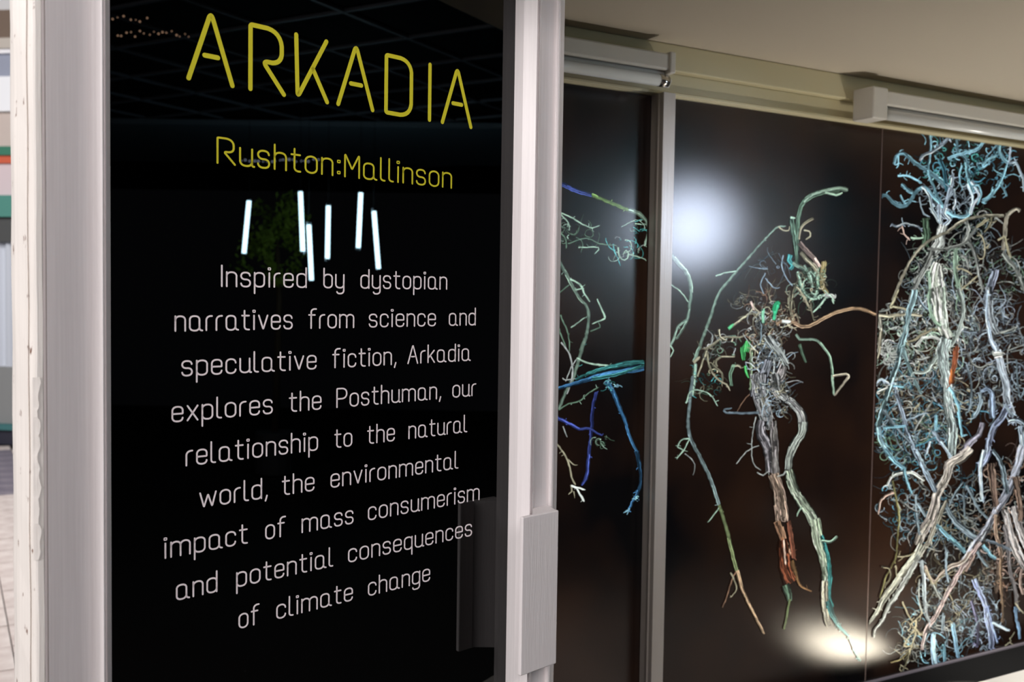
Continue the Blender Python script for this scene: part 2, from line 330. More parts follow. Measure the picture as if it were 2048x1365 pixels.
tangle(A, 'H', 610, 1140, 30, 30, 12, 7, 2, [SKY, CYA]); root(A, 'H', [(90, 620), (120, 700)], 2, 2, GRY)
A.build('printed_roots', m1, 'thin blue, teal and green printed roots')
# --- second panel: slim figure
m2 = mural('mural panel with one slim figure of green and brown roots, beside the beige post', -1.371, -.6395); CLIP = (-1.366, -.642)
A = Art()
root(A, 'A', [(0, 490), (60, 560), (105, 610), (128, 700), (122, 800), (105, 900), (40, 1020)], 8, 4, GRN, 5, 8, 6)
root(A, 'A', [(0, 680), (60, 720), (115, 790)], 2, 2, GRN); root(A, 'A', [(105, 900), (50, 940), (30, 1000), (0, 1070)], 5, 4, GRN, 3, 4, 8)
root(A, 'A', [(0, 1060), (20, 1090), (0, 1130)], 3, 2, GRN)
tangle(A, 'A', 620, 560, 80, 110, 26, 30, 1.2, [STL, GRY], 0, None, .55)
tangle(A, 'A', 560, 790, 150, 70, 90, 18, 1.3, [BRN, KHK, GRY], 0, None, .55)
root(A, 'A', [(150, 1160), (200, 1020), (250, 880), (300, 740), (370, 650), (480, 520), (580, 410), (660, 330), (720, 318)], 6, 3, GRN, 3, 3, 10)
root(A, 'A', [(285, 628), (350, 605), (415, 598)], 2.5, 2.5, GRN); root(A, 'A', [(670, 320), (700, 345), (735, 345), (740, 320)], 3, 2, KHK)
root(A, 'A', [(135, 1370), (150, 1280), (155, 1170)], 7, 6, GRN, 5, 12, 10, 1.3, .6, TEA)
root(A, 'A', [(145, 1165), (185, 1130)], 8, 5, KHK); root(A, 'A', [(170, 1250), (210, 1140), (240, 1060)], 3, 3, KHK, 0, 4, 8)
# hand at the left, curled fingers
tangle(A, 'A', 320, 1060, 110, 80, 60, 16, 1.8, [KHK, WHT, GRY, DGR], 0, None, .75)
tangle(A, 'A', 230, 1290, 100, 80, 44, 16, 1.6, [TEA, DGR, KHK], 0, None, .7)
for q in ([(380, 945), (440, 900), (500, 850), (520, 800)], [(215, 1080), (260, 1060), (330, 1010), (430, 1010), (490, 980)], [(300, 960), (310, 1010), (350, 1030)], [(240, 1180), (270, 1240), (310, 1280), (350, 1300), (370, 1340)], [(290, 1190), (280, 1160), (320, 1130), (400, 1130)], [(380, 1190), (420, 1180), (440, 1200)], [(230, 1100), (235, 1150), (240, 1180)], [(500, 790), (520, 830), (560, 860)], [(260, 1180), (320, 1230), (325, 1280)]):
    root(A, 'A', q, 4.5, 3, KHK, 2, 4, 10)
root(A, 'A', [(395, 1180), (370, 1250), (385, 1310)], 6, 3, DGR, 5, 4, 6)
root(A, 'A', [(500, 785), (520, 840)], 5, 3, PIN); root(A, 'A', [(360, 955), (395, 925)], 6, 5, (80, 160, 110))
# head: antler and skull of roots
root(A, 'A', [(790, 470), (790, 350), (795, 260), (820, 180), (870, 135), (950, 105), (1050, 95)], 5, 12, DGR, 8, 6, 5)
root(A, 'A', [(830, 170), (880, 125), (960, 100), (1060, 85), (1100, 95)], 5, 9, GRN, 7, 6, 5); root(A, 'A', [(960, 110), (1030, 125), (1070, 110)], 5, 4, GRN)
root(A, 'A', [(800, 400), (810, 340), (840, 300), (890, 270)], 3, 5, KHK, 2); root(A, 'A', [(830, 345), (862, 350), (868, 380), (840, 400)], 3, 3, KHK)
root(A, 'A', [(750, 270), (765, 350), (775, 430), (790, 560)], 9, 9, DGR, 8, 5, 8, 1.3, .6, GRN); root(A, 'A', [(745, 265), (775, 268)], 5, 5, GRN)
root(A, 'A', [(800, 420), (840, 470), (890, 520), (930, 575)], 9, 10, PIN, 7, 3, 6); root(A, 'A', [(810, 480), (850, 530), (900, 580), (920, 640)], 7, 9, KHK, 8, 4, 8)
root(A, 'A', [(955, 540), (950, 600), (945, 680), (975, 740)], 10, 8, (142, 132, 92), 9, 6, 8)
root(A, 'A', [(745, 495), (735, 530), (760, 560), (745, 590)], 9, 7, TEA, 4, 0); root(A, 'A', [(760, 545), (800, 570), (870, 600), (900, 640)], 8, 8, GRN, 7, 5, 10)
root(A, 'A', [(790, 600), (810, 680), (840, 740), (890, 770), (960, 740)], 7, 6, GRN, 6, 12, 12)
root(A, 'A', [(910, 630), (915, 700), (890, 770)], 8, 6, GRN, 6, 8, 10); root(A, 'A', [(830, 560), (870, 640), (880, 700)], 6, 5, GRN, 5, 5, 10)
root(A, 'A', [(960, 770), (920, 820), (885, 855)], 4, 3, GRN, 0, 5, 8); root(A, 'A', [(960, 745), (1000, 750), (1022, 765)], 5, 9, WHT, 3, 8, 8); root(A, 'A', [(1005, 770), (1015, 800)], 5, 2, GRN)
tangle(A, 'A', 880, 680, 95, 110, 110, 16, 1.7, [GRN, KHK, DGR], 0, None, .75)
root(A, 'A', [(700, 500), (690, 560), (720, 640), (760, 690)], 2, 2, STL); root(A, 'A', [(590, 610), (560, 680), (580, 740)], 2, 2, STL); root(A, 'A', [(590, 640), (640, 700), (680, 700)], 2, 2, STL)
for q in ([(790, 650), (760, 740), (750, 830), (770, 900)], [(740, 720), (735, 800), (750, 860)], [(780, 700), (830, 760), (860, 820)], [(780, 860), (800, 920)], [(870, 790), (880, 860), (890, 900)]): root(A, 'A', q, 4, 3, KHK, 2, 6, 12)
# shoulders, arm reaching across the seam
tangle(A, 'A', 600, 960, 120, 120, 200, 17, 1.8, [KHK, GRY, BRN, GRY], 0, None, .7); tangle(A, 'A', 700, 880, 90, 50, 70, 15, 1.6, [KHK, BRN], 0, None, .7)
root(A, 'A', [(660, 930), (700, 905), (770, 920), (820, 940), (880, 930), (960, 885), (1040, 850), (1110, 832), (1180, 832), (1230, 848), (1275, 868), (1310, 876)], 6, 6, (190, 160, 128), 6, 5, 7)
root(A, 'A', [(690, 908), (745, 912)], 7, 6, WHT); root(A, 'A', [(640, 900), (650, 850), (665, 800)], 5, 11, (52, 150, 104), 0); root(A, 'A', [(640, 845), (655, 795), (680, 800)], 7, 8, (42, 146, 96), 0)
root(A, 'A', [(578, 830), (572, 880), (575, 920)], 6, 5, (110, 160, 130), 4)
root(A, 'A', [(485, 1030), (450, 1075), (452, 1110), (460, 1150)], 10, 8, (66, 150, 84), 6); root(A, 'A', [(480, 1035), (470, 1100)], 9, 8, (72, 158, 88), 3); root(A, 'A', [(465, 1185), (470, 1220), (485, 1260)], 7, 4, (70, 156, 86), 3)
root(A, 'A', [(505, 1060), (500, 1160), (500, 1260), (498, 1340)], 5, 5, (140, 160, 128), 4, 4, 8)
root(A, 'A', [(780, 990), (800, 1020), (850, 1022), (905, 1025), (950, 1070), (990, 1130), (1002, 1210), (1008, 1290), (1015, 1365)], 5, 5, GRN, 5, 6, 5)
root(A, 'A', [(1008, 1250), (1060, 1240), (1105, 1245), (1070, 1300), (1015, 1370)], 4, 5, (196, 188, 170), 3, 2, 6); root(A, 'A', [(800, 1050), (820, 1110), (840, 1165)], 7, 4, DGR, 5)
root(A, 'A', [(500, 1080), (560, 1045), (600, 1060)], 3, 3, KHK, 0, 6, 8)
# torso and legs
tangle(A, 'A', 620, 1180, 110, 170, 230, 17, 1.9, [GRY, KHK, STL, GRY], 0, 1.4, .75)
root(A, 'A', [(610, 1150), (585, 1230), (545, 1300), (530, 1380)], 16, 24, (134, 138, 144), 30, 22, 10); root(A, 'A', [(700, 1180), (680, 1240), (650, 1300), (690, 1380)], 18, 22, (158, 154, 150), 28, 20, 9)
root(A, 'A', [(600, 1000), (640, 1060), (690, 1120), (720, 1180)], 14, 12, GRY, 16, 18, 12)
root(A, 'B', [(430, -30), (435, 60), (455, 150), (470, 240)], 30, 24, (138, 140, 140), 34, 34, 10); root(A, 'B', [(510, -30), (530, 60), (600, 120), (640, 175), (640, 215)], 16, 18, (150, 152, 150), 26, 26, 9)
tangle(A, 'B', 500, 90, 95, 90, 140, 13, 1.8, [GRY, KHK, STL], 0, None, .75)
root(A, 'B', [(430, 160), (340, 162), (270, 160), (262, 145), (300, 138)], 5, 3, STL, 3, 3, 8); root(A, 'B', [(385, 70), (350, 110), (325, 155)], 1.6, 1.4, BRN)
root(A, 'B', [(445, 200), (440, 260), (470, 320), (485, 400), (490, 450)], 20, 18, (152, 150, 154), 24, 18, 8); root(A, 'B', [(500, 200), (505, 300), (510, 400), (515, 460)], 14, 15, (146, 142, 140), 18, 16, 8)
root(A, 'B', [(415, 180), (400, 260), (395, 350), (405, 410), (440, 440)], 2, 1.6, GRY, 0, 5, 10); root(A, 'B', [(430, 320), (370, 350), (320, 410)], 2, 2, GRY); root(A, 'B', [(420, 450), (450, 465), (480, 440)], 2.4, 2, GRY, 0, 4, 8)
root(A, 'B', [(500, 460), (525, 540), (540, 620), (545, 690)], 22, 26, (190, 168, 150), 34, 18, 7); root(A, 'B', [(520, 690), (550, 780), (575, 860)], 14, 12, (190, 150, 120), 14, 12, 7); root(A, 'B', [(575, 690), (590, 780), (600, 870)], 8, 8, (140, 90, 70), 10, 10, 7)
root(A, 'B', [(545, 780), (555, 860), (560, 920), (590, 990)], 18, 26, RST, 24, 26, 8, 1.5, .8, (190, 120, 80)); root(A, 'B', [(590, 880), (605, 930), (620, 980), (640, 1010), (685, 1030)], 8, 3, (120, 92, 62), 8, 16, 9)
root(A, 'B', [(560, 1000), (575, 1050), (580, 1080)], 18, 8, DGR, 14, 8, 6); root(A, 'B', [(580, 1070), (570, 1130), (553, 1215)], 4, 4, (140, 160, 110), 3, 3, 5); root(A, 'B', [(550, 780), (560, 900)], 3, 3, (226, 200, 180))
root(A, 'B', [(645, 205), (640, 260), (605, 310), (580, 380), (575, 440)], 18, 14, (164, 172, 164), 24, 8, 6); root(A, 'B', [(575, 440), (600, 530), (640, 600), (680, 650), (705, 700)], 17, 19, (182, 198, 176), 30, 10, 7)
root(A, 'B', [(700, 680), (720, 780), (750, 880), (758, 960), (750, 1040)], 20, 18, (188, 204, 178), 32, 8, 6); root(A, 'B', [(735, 760), (765, 860), (775, 960), (770, 1060), (790, 1110)], 7, 10, TEA, 9, 6, 6)
root(A, 'B', [(750, 980), (750, 1080), (762, 1160), (775, 1200)], 13, 12, (210, 206, 180), 14, 4, 5); root(A, 'B', [(765, 1080), (785, 1140), (820, 1200), (870, 1250)], 12, 4, TEA, 10, 14, 8)
root(A, 'B', [(870, 1250), (900, 1330), (925, 1370)], 5, 3, TEA, 2, 12, 8)
root(A, 'B', [(725, 785), (780, 788), (812, 765)], 4, 5, GRN, 2); root(A, 'B', [(640, 620), (625, 640), (615, 665)], 4, 2, GRN); root(A, 'B', [(520, 470), (548, 462), (560, 440)], 3, 3, GRY)
# long thin root at the left of the figure
root(A, 'B', [(108, -20), (95, 90), (85, 200), (95, 280), (150, 390), (200, 500), (235, 610)], 6, 6, (150, 172, 172), 5, 3, 8); root(A, 'B', [(235, 610), (270, 720), (300, 840), (325, 940)], 6, 6, (150, 168, 120), 5, 3, 6)
root(A, 'B', [(325, 930), (345, 1010), (390, 1110), (455, 1238)], 6, 4, (206, 178, 142), 5, 2, 5); root(A, 'B', [(95, 285), (50, 295), (35, 330), (60, 340), (30, 385)], 2.6, 2, GRN, 0, 6, 9); root(A, 'B', [(90, 290), (60, 350), (30, 380)], 2, 2, GRN, 0, 4, 8)
root(A, 'B', [(70, 360), (110, 395), (118, 430), (108, 465)], 2, 1.4, GRY); root(A, 'B', [(235, 625), (205, 665), (180, 695)], 2.4, 2, GRN); root(A, 'B', [(320, 935), (300, 970), (275, 1050), (252, 1112)], 3, 2, BRN, 0, 3, 6)
root(A, 'B', [(290, 938), (305, 965), (320, 1020), (290, 1062)], 3, 2, KHK, 0, 2, 6); root(A, 'B', [(75, 115), (95, 60), (130, 50), (190, 70), (230, 130)], 3, 1.5, GRN, 0, 8, 9)
A.build('printed_figure', m2, 'slim printed figure twisted from green, grey and rust-brown roots')
# --- third panel: dense figures
m3 = mural('dark glossy mural panel crowded with pale blue and white root figures, beyond the thin seam', -.6365, 1.2); CLIP = (-.632, 1.19)
A = Art()
COLT = [CYA, DCY, ICE]; COLM = [WHT, GRY, GRN, STL]; COLB = [ICE, STL, WHT, CYA]; 
tangle(A, 'C', 780, 280, 260, 200, 130, 14, 2.2, [DCY, TEA, CYA], 0, -1.3, .75); tangle(A, 'C', 1080, 300, 180, 200, 90, 14, 2.2, [DCY, CYA], 0, None, .7)
tangle(A, 'C', 780, 560, 200, 130, 130, 16, 1.8, [STL, ICE], 0, 1.5, .7); tangle(A, 'C', 950, 880, 160, 200, 170, 18, 1.7, [GRY, DGR, STL], 0, None, .6)
tangle(A, 'C', 700, 1150, 260, 240, 300, 20, 1.8, COLM, 0, 1.3, .62); tangle(A, 'C', 1200, 1150, 160, 200, 150, 20, 1.7, [STL, GRY, DGR], 0, None, .5)
tangle(A, 'D', 700, 300, 300, 330, 420, 22, 2.0, COLM, 0, 1.2, .62); tangle(A, 'D', 1130, 500, 240, 480, 420, 24, 1.8, [STL, GRY, ICE], 0, None, .52)
tangle(A, 'D', 380, 500, 170, 350, 230, 20, 1.9, COLM, .15, None, .72); tangle(A, 'D', 600, 900, 380, 330, 460, 26, 1.8, [STL, GRY, DCY, KHK], 0, None, .62)
tangle(A, 'D', 450, 1150, 250, 200, 260, 20, 1.7, [STL, DGR, DCY], 0, None, .7); tangle(A, 'E', 450, 300, 280, 260, 380, 20, 1.7, [STL, GRY, DCY], 0, None, .6)
tangle(A, 'E', 620, 700, 200, 330, 420, 20, 1.7, [GRY, KHK, STL], 0, None, .55); tangle(A, 'E', 900, 450, 150, 400, 340, 24, 2.0, [BRN, PIN, GRY], 0, 1.5, .5)
tangle(A, 'E', 520, 1080, 230, 180, 230, 18, 1.6, [STL, GRY, CYA], 0, 1.4, .65); tangle(A, 'E', 350, 1130, 60, 130, 50, 16, 1.6, [KHK, GRY], 0, None, .6); tangle(A, 'E', 770, 1000, 120, 200, 160, 18, 1.6, [STL, ICE], 0, 1.4, .6)
def many(fk, rows):
    for pts, w0, w1, col, fib, hair in rows: root(A, fk, pts, w0, w1, col, fib, hair, 12, 1.8, .8)
many('C', [
 ([(340, 310), (365, 240), (415, 225), (500, 290), (600, 360), (700, 430), (770, 480)], 6, 11, CYA, 8, 22), ([(375, 240), (375, 300), (345, 310)], 4, 3, CYA, 0, 6),
 ([(240, 560), (280, 550), (330, 600), (390, 635), (440, 625), (490, 560), (540, 495), (590, 495), (650, 560), (720, 630), (770, 690), (830, 715), (900, 720), (940, 680), (960, 600)], 7, 8, CYA, 8, 26),
 ([(405, 460), (440, 500), (490, 530)], 4, 6, CYA, 3, 8), ([(370, 400), (440, 395), (500, 420), (560, 450)], 4, 4, CYA, 0, 14), ([(390, 545), (415, 600), (430, 620)], 4, 4, CYA, 2, 3),
 ([(620, 60), (630, 150), (620, 260), (610, 350), (640, 450), (680, 560), (720, 620)], 5, 6, CYA, 5, 16), ([(770, 90), (720, 150), (650, 200), (570, 240), (540, 280)], 7, 5, ICE, 5, 18),
 ([(830, 110), (840, 200), (900, 270), (910, 350), (930, 440), (960, 520)], 6, 9, CYA, 8, 26), ([(1040, 120), (1000, 180), (920, 210), (840, 230), (760, 260)], 7, 5, CYA, 6, 24),
 ([(700, 270), (730, 340), (740, 420), (760, 520)], 8, 8, DCY, 8, 18), ([(870, 320), (850, 400), (860, 470)], 4, 3, CYA, 0, 6), ([(1170, 130), (1160, 200), (1200, 270), (1240, 300)], 12, 7, CYA, 10, 18),
 ([(1250, 150), (1240, 290)], 5, 5, ICE, 3, 6), ([(1240, 300), (1290, 290), (1320, 350), (1350, 420), (1357, 520)], 5, 5, ICE, 4, 12), ([(1220, 310), (1190, 400), (1150, 480), (1090, 560), (1030, 600)], 5, 7, CYA, 6, 22),
 ([(1030, 310), (1080, 270), (1140, 240)], 5, 6, CYA, 4, 12), ([(1030, 310), (1040, 330), (1080, 300)], 4, 4, CYA, 0, 5), ([(1170, 460), (1210, 520), (1220, 560)], 4, 4, CYA, 2, 6),
 ([(800, 380), (790, 480), (760, 580), (720, 680)], 6, 7, ICE, 6, 12), ([(560, 480), (620, 560), (640, 660), (700, 760)], 5, 7, ICE, 6, 10), ([(690, 620), (700, 720), (720, 800)], 7, 9, ICE, 8, 8),
 ([(780, 480), (750, 600), (730, 700), (770, 740), (730, 790)], 7, 8, ICE, 6, 10), ([(940, 440), (980, 500), (1010, 560), (960, 620), (940, 700)], 8, 6, ICE, 7, 10), ([(950, 480), (1000, 470), (1020, 540), (990, 620)], 4, 4, CYA, 3, 4), ([(910, 460), (950, 560), (940, 640)], 5, 5, ICE, 4, 6),
 ([(540, 560), (550, 640), (580, 700), (620, 720)], 3, 3, STL, 0, 4), ([(800, 500), (820, 600), (800, 660)], 5, 4, ICE, 4, 6),
 ([(320, 775), (360, 795), (410, 770), (470, 780), (530, 795), (560, 830)], 5, 4, ICE, 3, 8), ([(405, 785), (420, 850), (465, 900)], 3, 3, PIN, 0, 5), ([(470, 880), (520, 885), (580, 880)], 4, 3, GRN, 0, 8),
 ([(580, 730), (590, 800), (600, 880), (580, 950)], 14, 14, DGR, 14, 20), ([(720, 780), (700, 860), (700, 930), (640, 1000)], 18, 20, (196, 204, 200), 26, 26),
 ([(640, 980), (600, 1080), (540, 1180), (490, 1300), (470, 1370)], 14, 9, GRY, 14, 40), ([(680, 1080), (660, 1180), (655, 1280), (670, 1370)], 17, 24, (212, 222, 208), 26, 14), ([(700, 1100), (715, 1200), (725, 1300), (735, 1400)], 9, 12, (220, 228, 218), 14, 10),
 ([(610, 1150), (615, 1260), (620, 1370)], 6, 7, GRN, 6, 10), ([(820, 960), (820, 1060), (820, 1150), (840, 1240), (850, 1370)], 9, 8, GRN, 9, 22),
 ([(830, 1120), (890, 1130), (950, 1170)], 3, 3, KHK, 0, 6), ([(860, 1290), (930, 1230), (1000, 1170)], 3, 3, KHK, 0, 5), ([(850, 1010), (900, 1040), (920, 1120)], 4, 3, GRY, 2, 8),
 ([(990, 840), (1030, 880), (1045, 950), (1035, 1040), (1000, 1040)], 4, 3, KHK, 2, 6), ([(900, 900), (950, 960), (980, 1050), (1000, 1160), (1030, 1290)], 10, 4, GRY, 10, 26),
 ([(900, 730), (920, 820), (890, 900), (870, 930)], 6, 5, GRY, 5, 12), ([(1100, 720), (1090, 780), (1045, 840)], 4, 3, KHK, 2, 4), ([(980, 800), (940, 860), (890, 920), (820, 950), (720, 970), (600, 965)], 6, 5, GRY, 5, 10), ([(1075, 730), (1030, 770), (980, 800)], 5, 5, KHK, 3, 4), ([(1130, 720), (1190, 770)], 4, 3, GRY, 0, 4),
 ([(330, 1370), (380, 1240), (440, 1110), (510, 1000), (590, 920), (680, 870), (760, 830), (880, 750), (1000, 715), (1100, 710), (1200, 710)], 6, 6, (172, 170, 152), 6, 4), 
 ([(1320, 680), (1290, 655), (1230, 700), (1205, 780), (1200, 880), (1190, 980)], 6, 9, (156, 152, 138), 8, 5), ([(1200, 870), (1220, 950), (1250, 1040)], 5, 5, KHK, 4, 4), ([(1150, 900), (1200, 870)], 4, 4, KHK, 0, 2), ([(1060, 960), (1085, 930)], 3, 2, KHK, 0, 2),
 ([(1190, 1000), (1230, 1060), (1280, 1110), (1330, 1220), (1360, 1300)], 9, 7, GRY, 9, 22), ([(1130, 1130), (1110, 1200), (1080, 1300), (1070, 1380)], 14, 18, (150, 160, 178), 20, 6)])
many('D', [
 ([(0, 150), (70, 155), (150, 190), (200, 200)], 6, 6, (192, 150, 112), 5, 3), ([(200, 195), (300, 205), (400, 195), (480, 195), (555, 200)], 8, 6, (196, 192, 168), 7, 6), ([(370, 0), (340, 80), (310, 140), (330, 130), (430, 150), (460, 190)], 5, 5, KHK, 4, 5), ([(275, 110), (300, 150), (220, 170)], 5, 4, GRY, 3, 6),
 ([(230, 210), (235, 300), (240, 380), (210, 500), (185, 620), (170, 740), (150, 840), (165, 940), (185, 1020)], 7, 5, (182, 182, 168), 8, 16), ([(235, 320), (220, 440), (200, 540)], 12, 9, (176, 172, 150), 12, 4),
 ([(500, 0), (480, 90), (450, 200), (430, 320), (395, 440), (365, 570), (320, 700), (290, 800), (250, 930), (215, 1070)], 12, 11, (170, 206, 212), 16, 34), ([(215, 1070), (240, 1180), (290, 1270), (370, 1370)], 9, 8, (160, 200, 216), 10, 16),
 ([(410, 440), (440, 560), (490, 690), (550, 810)], 6, 6, (160, 196, 200), 6, 10), ([(340, 730), (370, 850), (410, 980), (450, 1120), (500, 1250), (560, 1380)], 7, 11, ICE, 12, 24), ([(250, 940), (330, 1040), (400, 1130), (470, 1200)], 6, 5, STL, 5, 12),
 ([(520, 50), (570, 130), (610, 160)], 5, 4, STL, 3, 6), ([(660, -20), (680, 80), (690, 180), (720, 290), (760, 380)], 26, 22, (214, 226, 212), 40, 22), ([(620, 0), (615, 110), (640, 220), (700, 290)], 6, 7, GRN, 6, 12), ([(725, -20), (730, 100), (745, 300)], 9, 9, (198, 216, 200), 10, 12),
 ([(840, -10), (870, 100), (875, 200), (840, 320), (790, 420), (700, 480), (640, 560), (580, 640), (500, 640)], 8, 7, (164, 178, 172), 9, 34), ([(750, 380), (720, 480), (730, 600), (750, 740), (760, 900), (790, 1060), (780, 1300)], 24, 18, (190, 208, 206), 46, 44),
 ([(440, 410), (500, 390), (580, 340), (660, 300)], 5, 4, KHK, 3, 14), ([(510, 440), (560, 380), (640, 370), (700, 390)], 5, 5, WHT, 4, 14), ([(500, 540), (560, 545), (620, 520)], 4, 4, GRY, 2, 8), ([(430, 690), (520, 690), (600, 680)], 4, 4, GRY, 2, 10),
 ([(820, 440), (815, 540), (795, 640), (775, 740)], 11, 9, (134, 80, 56), 12, 8), ([(790, 620), (782, 720)], 6, 6, (190, 116, 66), 4, 0), ([(770, 760), (830, 880), (850, 1000), (870, 1150)], 6, 5, CYA, 6, 14),
 ([(900, 580), (930, 680), (940, 800), (920, 950)], 5, 5, STL, 5, 14), ([(910, 500), (950, 580), (1010, 610), (1070, 580)], 5, 4, GRY, 3, 10), ([(640, 860), (580, 960), (520, 1050), (490, 1100)], 5, 4, GRY, 4, 12), ([(650, 1110), (700, 1180), (760, 1270), (790, 1310)], 7, 6, ICE, 6, 6), ([(660, 980), (670, 1100)], 7, 7, CYA, 6, 8), ([(620, 1180), (590, 1280)], 5, 4, ICE, 3, 4),
 ([(1070, -20), (1080, 100), (1085, 200), (1120, 300), (1150, 340)], 17, 15, (152, 162, 168), 24, 16), ([(1060, 0), (1060, 200), (1090, 380), (1130, 480), (1150, 560)], 7, 8, ICE, 8, 16), ([(1150, 340), (1220, 320), (1280, 295)], 5, 4, GRY, 3, 8), ([(1140, 470), (1170, 600), (1210, 740), (1220, 860), (1260, 980)], 15, 16, (176, 188, 200), 28, 50),
 ([(1120, 510), (1180, 500)], 12, 9, WHT, 8, 20), ([(1290, 550), (1300, 700), (1320, 840), (1357, 770)], 4, 4, STL, 3, 10), ([(1010, 790), (1060, 770), (1100, 800), (1100, 900), (1110, 1000)], 8, 15, (158, 180, 206), 20, 12), ([(1010, 800), (1010, 900), (960, 1000)], 8, 6, STL, 8, 10),
 ([(1230, 900), (1180, 1000), (1110, 1080), (1080, 1180), (1060, 1300), (1010, 1370)], 14, 12, (170, 184, 216), 22, 20), ([(1200, 890), (1240, 960), (1270, 990)], 8, 6, ICE, 6, 6), ([(1230, 1030), (1300, 1020), (1360, 1060)], 9, 9, ICE, 9, 14), ([(1320, 1060), (1340, 1200), (1310, 1370)], 14, 12, ICE, 14, 12),
 ([(1030, 1040), (1000, 1130), (920, 1200), (850, 1300), (760, 1370)], 12, 14, (176, 176, 190), 20, 10), ([(130, 1000), (90, 1010), (85, 1060), (130, 1010)], 3, 3, PIN, 2, 4), ([(180, 1010), (130, 1070), (90, 1120), (35, 1160)], 5, 5, KHK, 5, 10), ([(100, 1120), (120, 1180), (110, 1230), (95, 1290)], 3, 2.4, KHK, 2, 3), ([(170, 880), (200, 940), (215, 950)], 3, 3, GRY, 0, 3),
 ([(140, 850), (220, 790), (290, 760)], 4, 5, WHT, 3, 8), ([(190, 740), (240, 700), (300, 740)], 4, 4, ICE, 3, 8), ([(330, 750), (410, 755)], 4, 4, CYA, 2, 4), ([(430, 1020), (530, 980), (600, 960)], 4, 3, STL, 2, 5), ([(250, 1075), (340, 1070), (430, 1065)], 5, 4, CYA, 3, 4), ([(490, 940), (540, 880)], 3, 2, KHK, 0, 2)])
for _ in range(12):
    cx, cy = 300+random.uniform(-60, 60), 500+random.uniform(-90, 60); r = random.uniform(20, 42); root(A, 'D', [(cx+r*math.cos(t_), cy+r*math.sin(t_)) for t_ in [k*.8+random.random() for k in range(6)]], 3, 2.4, GRY, 0, 2)
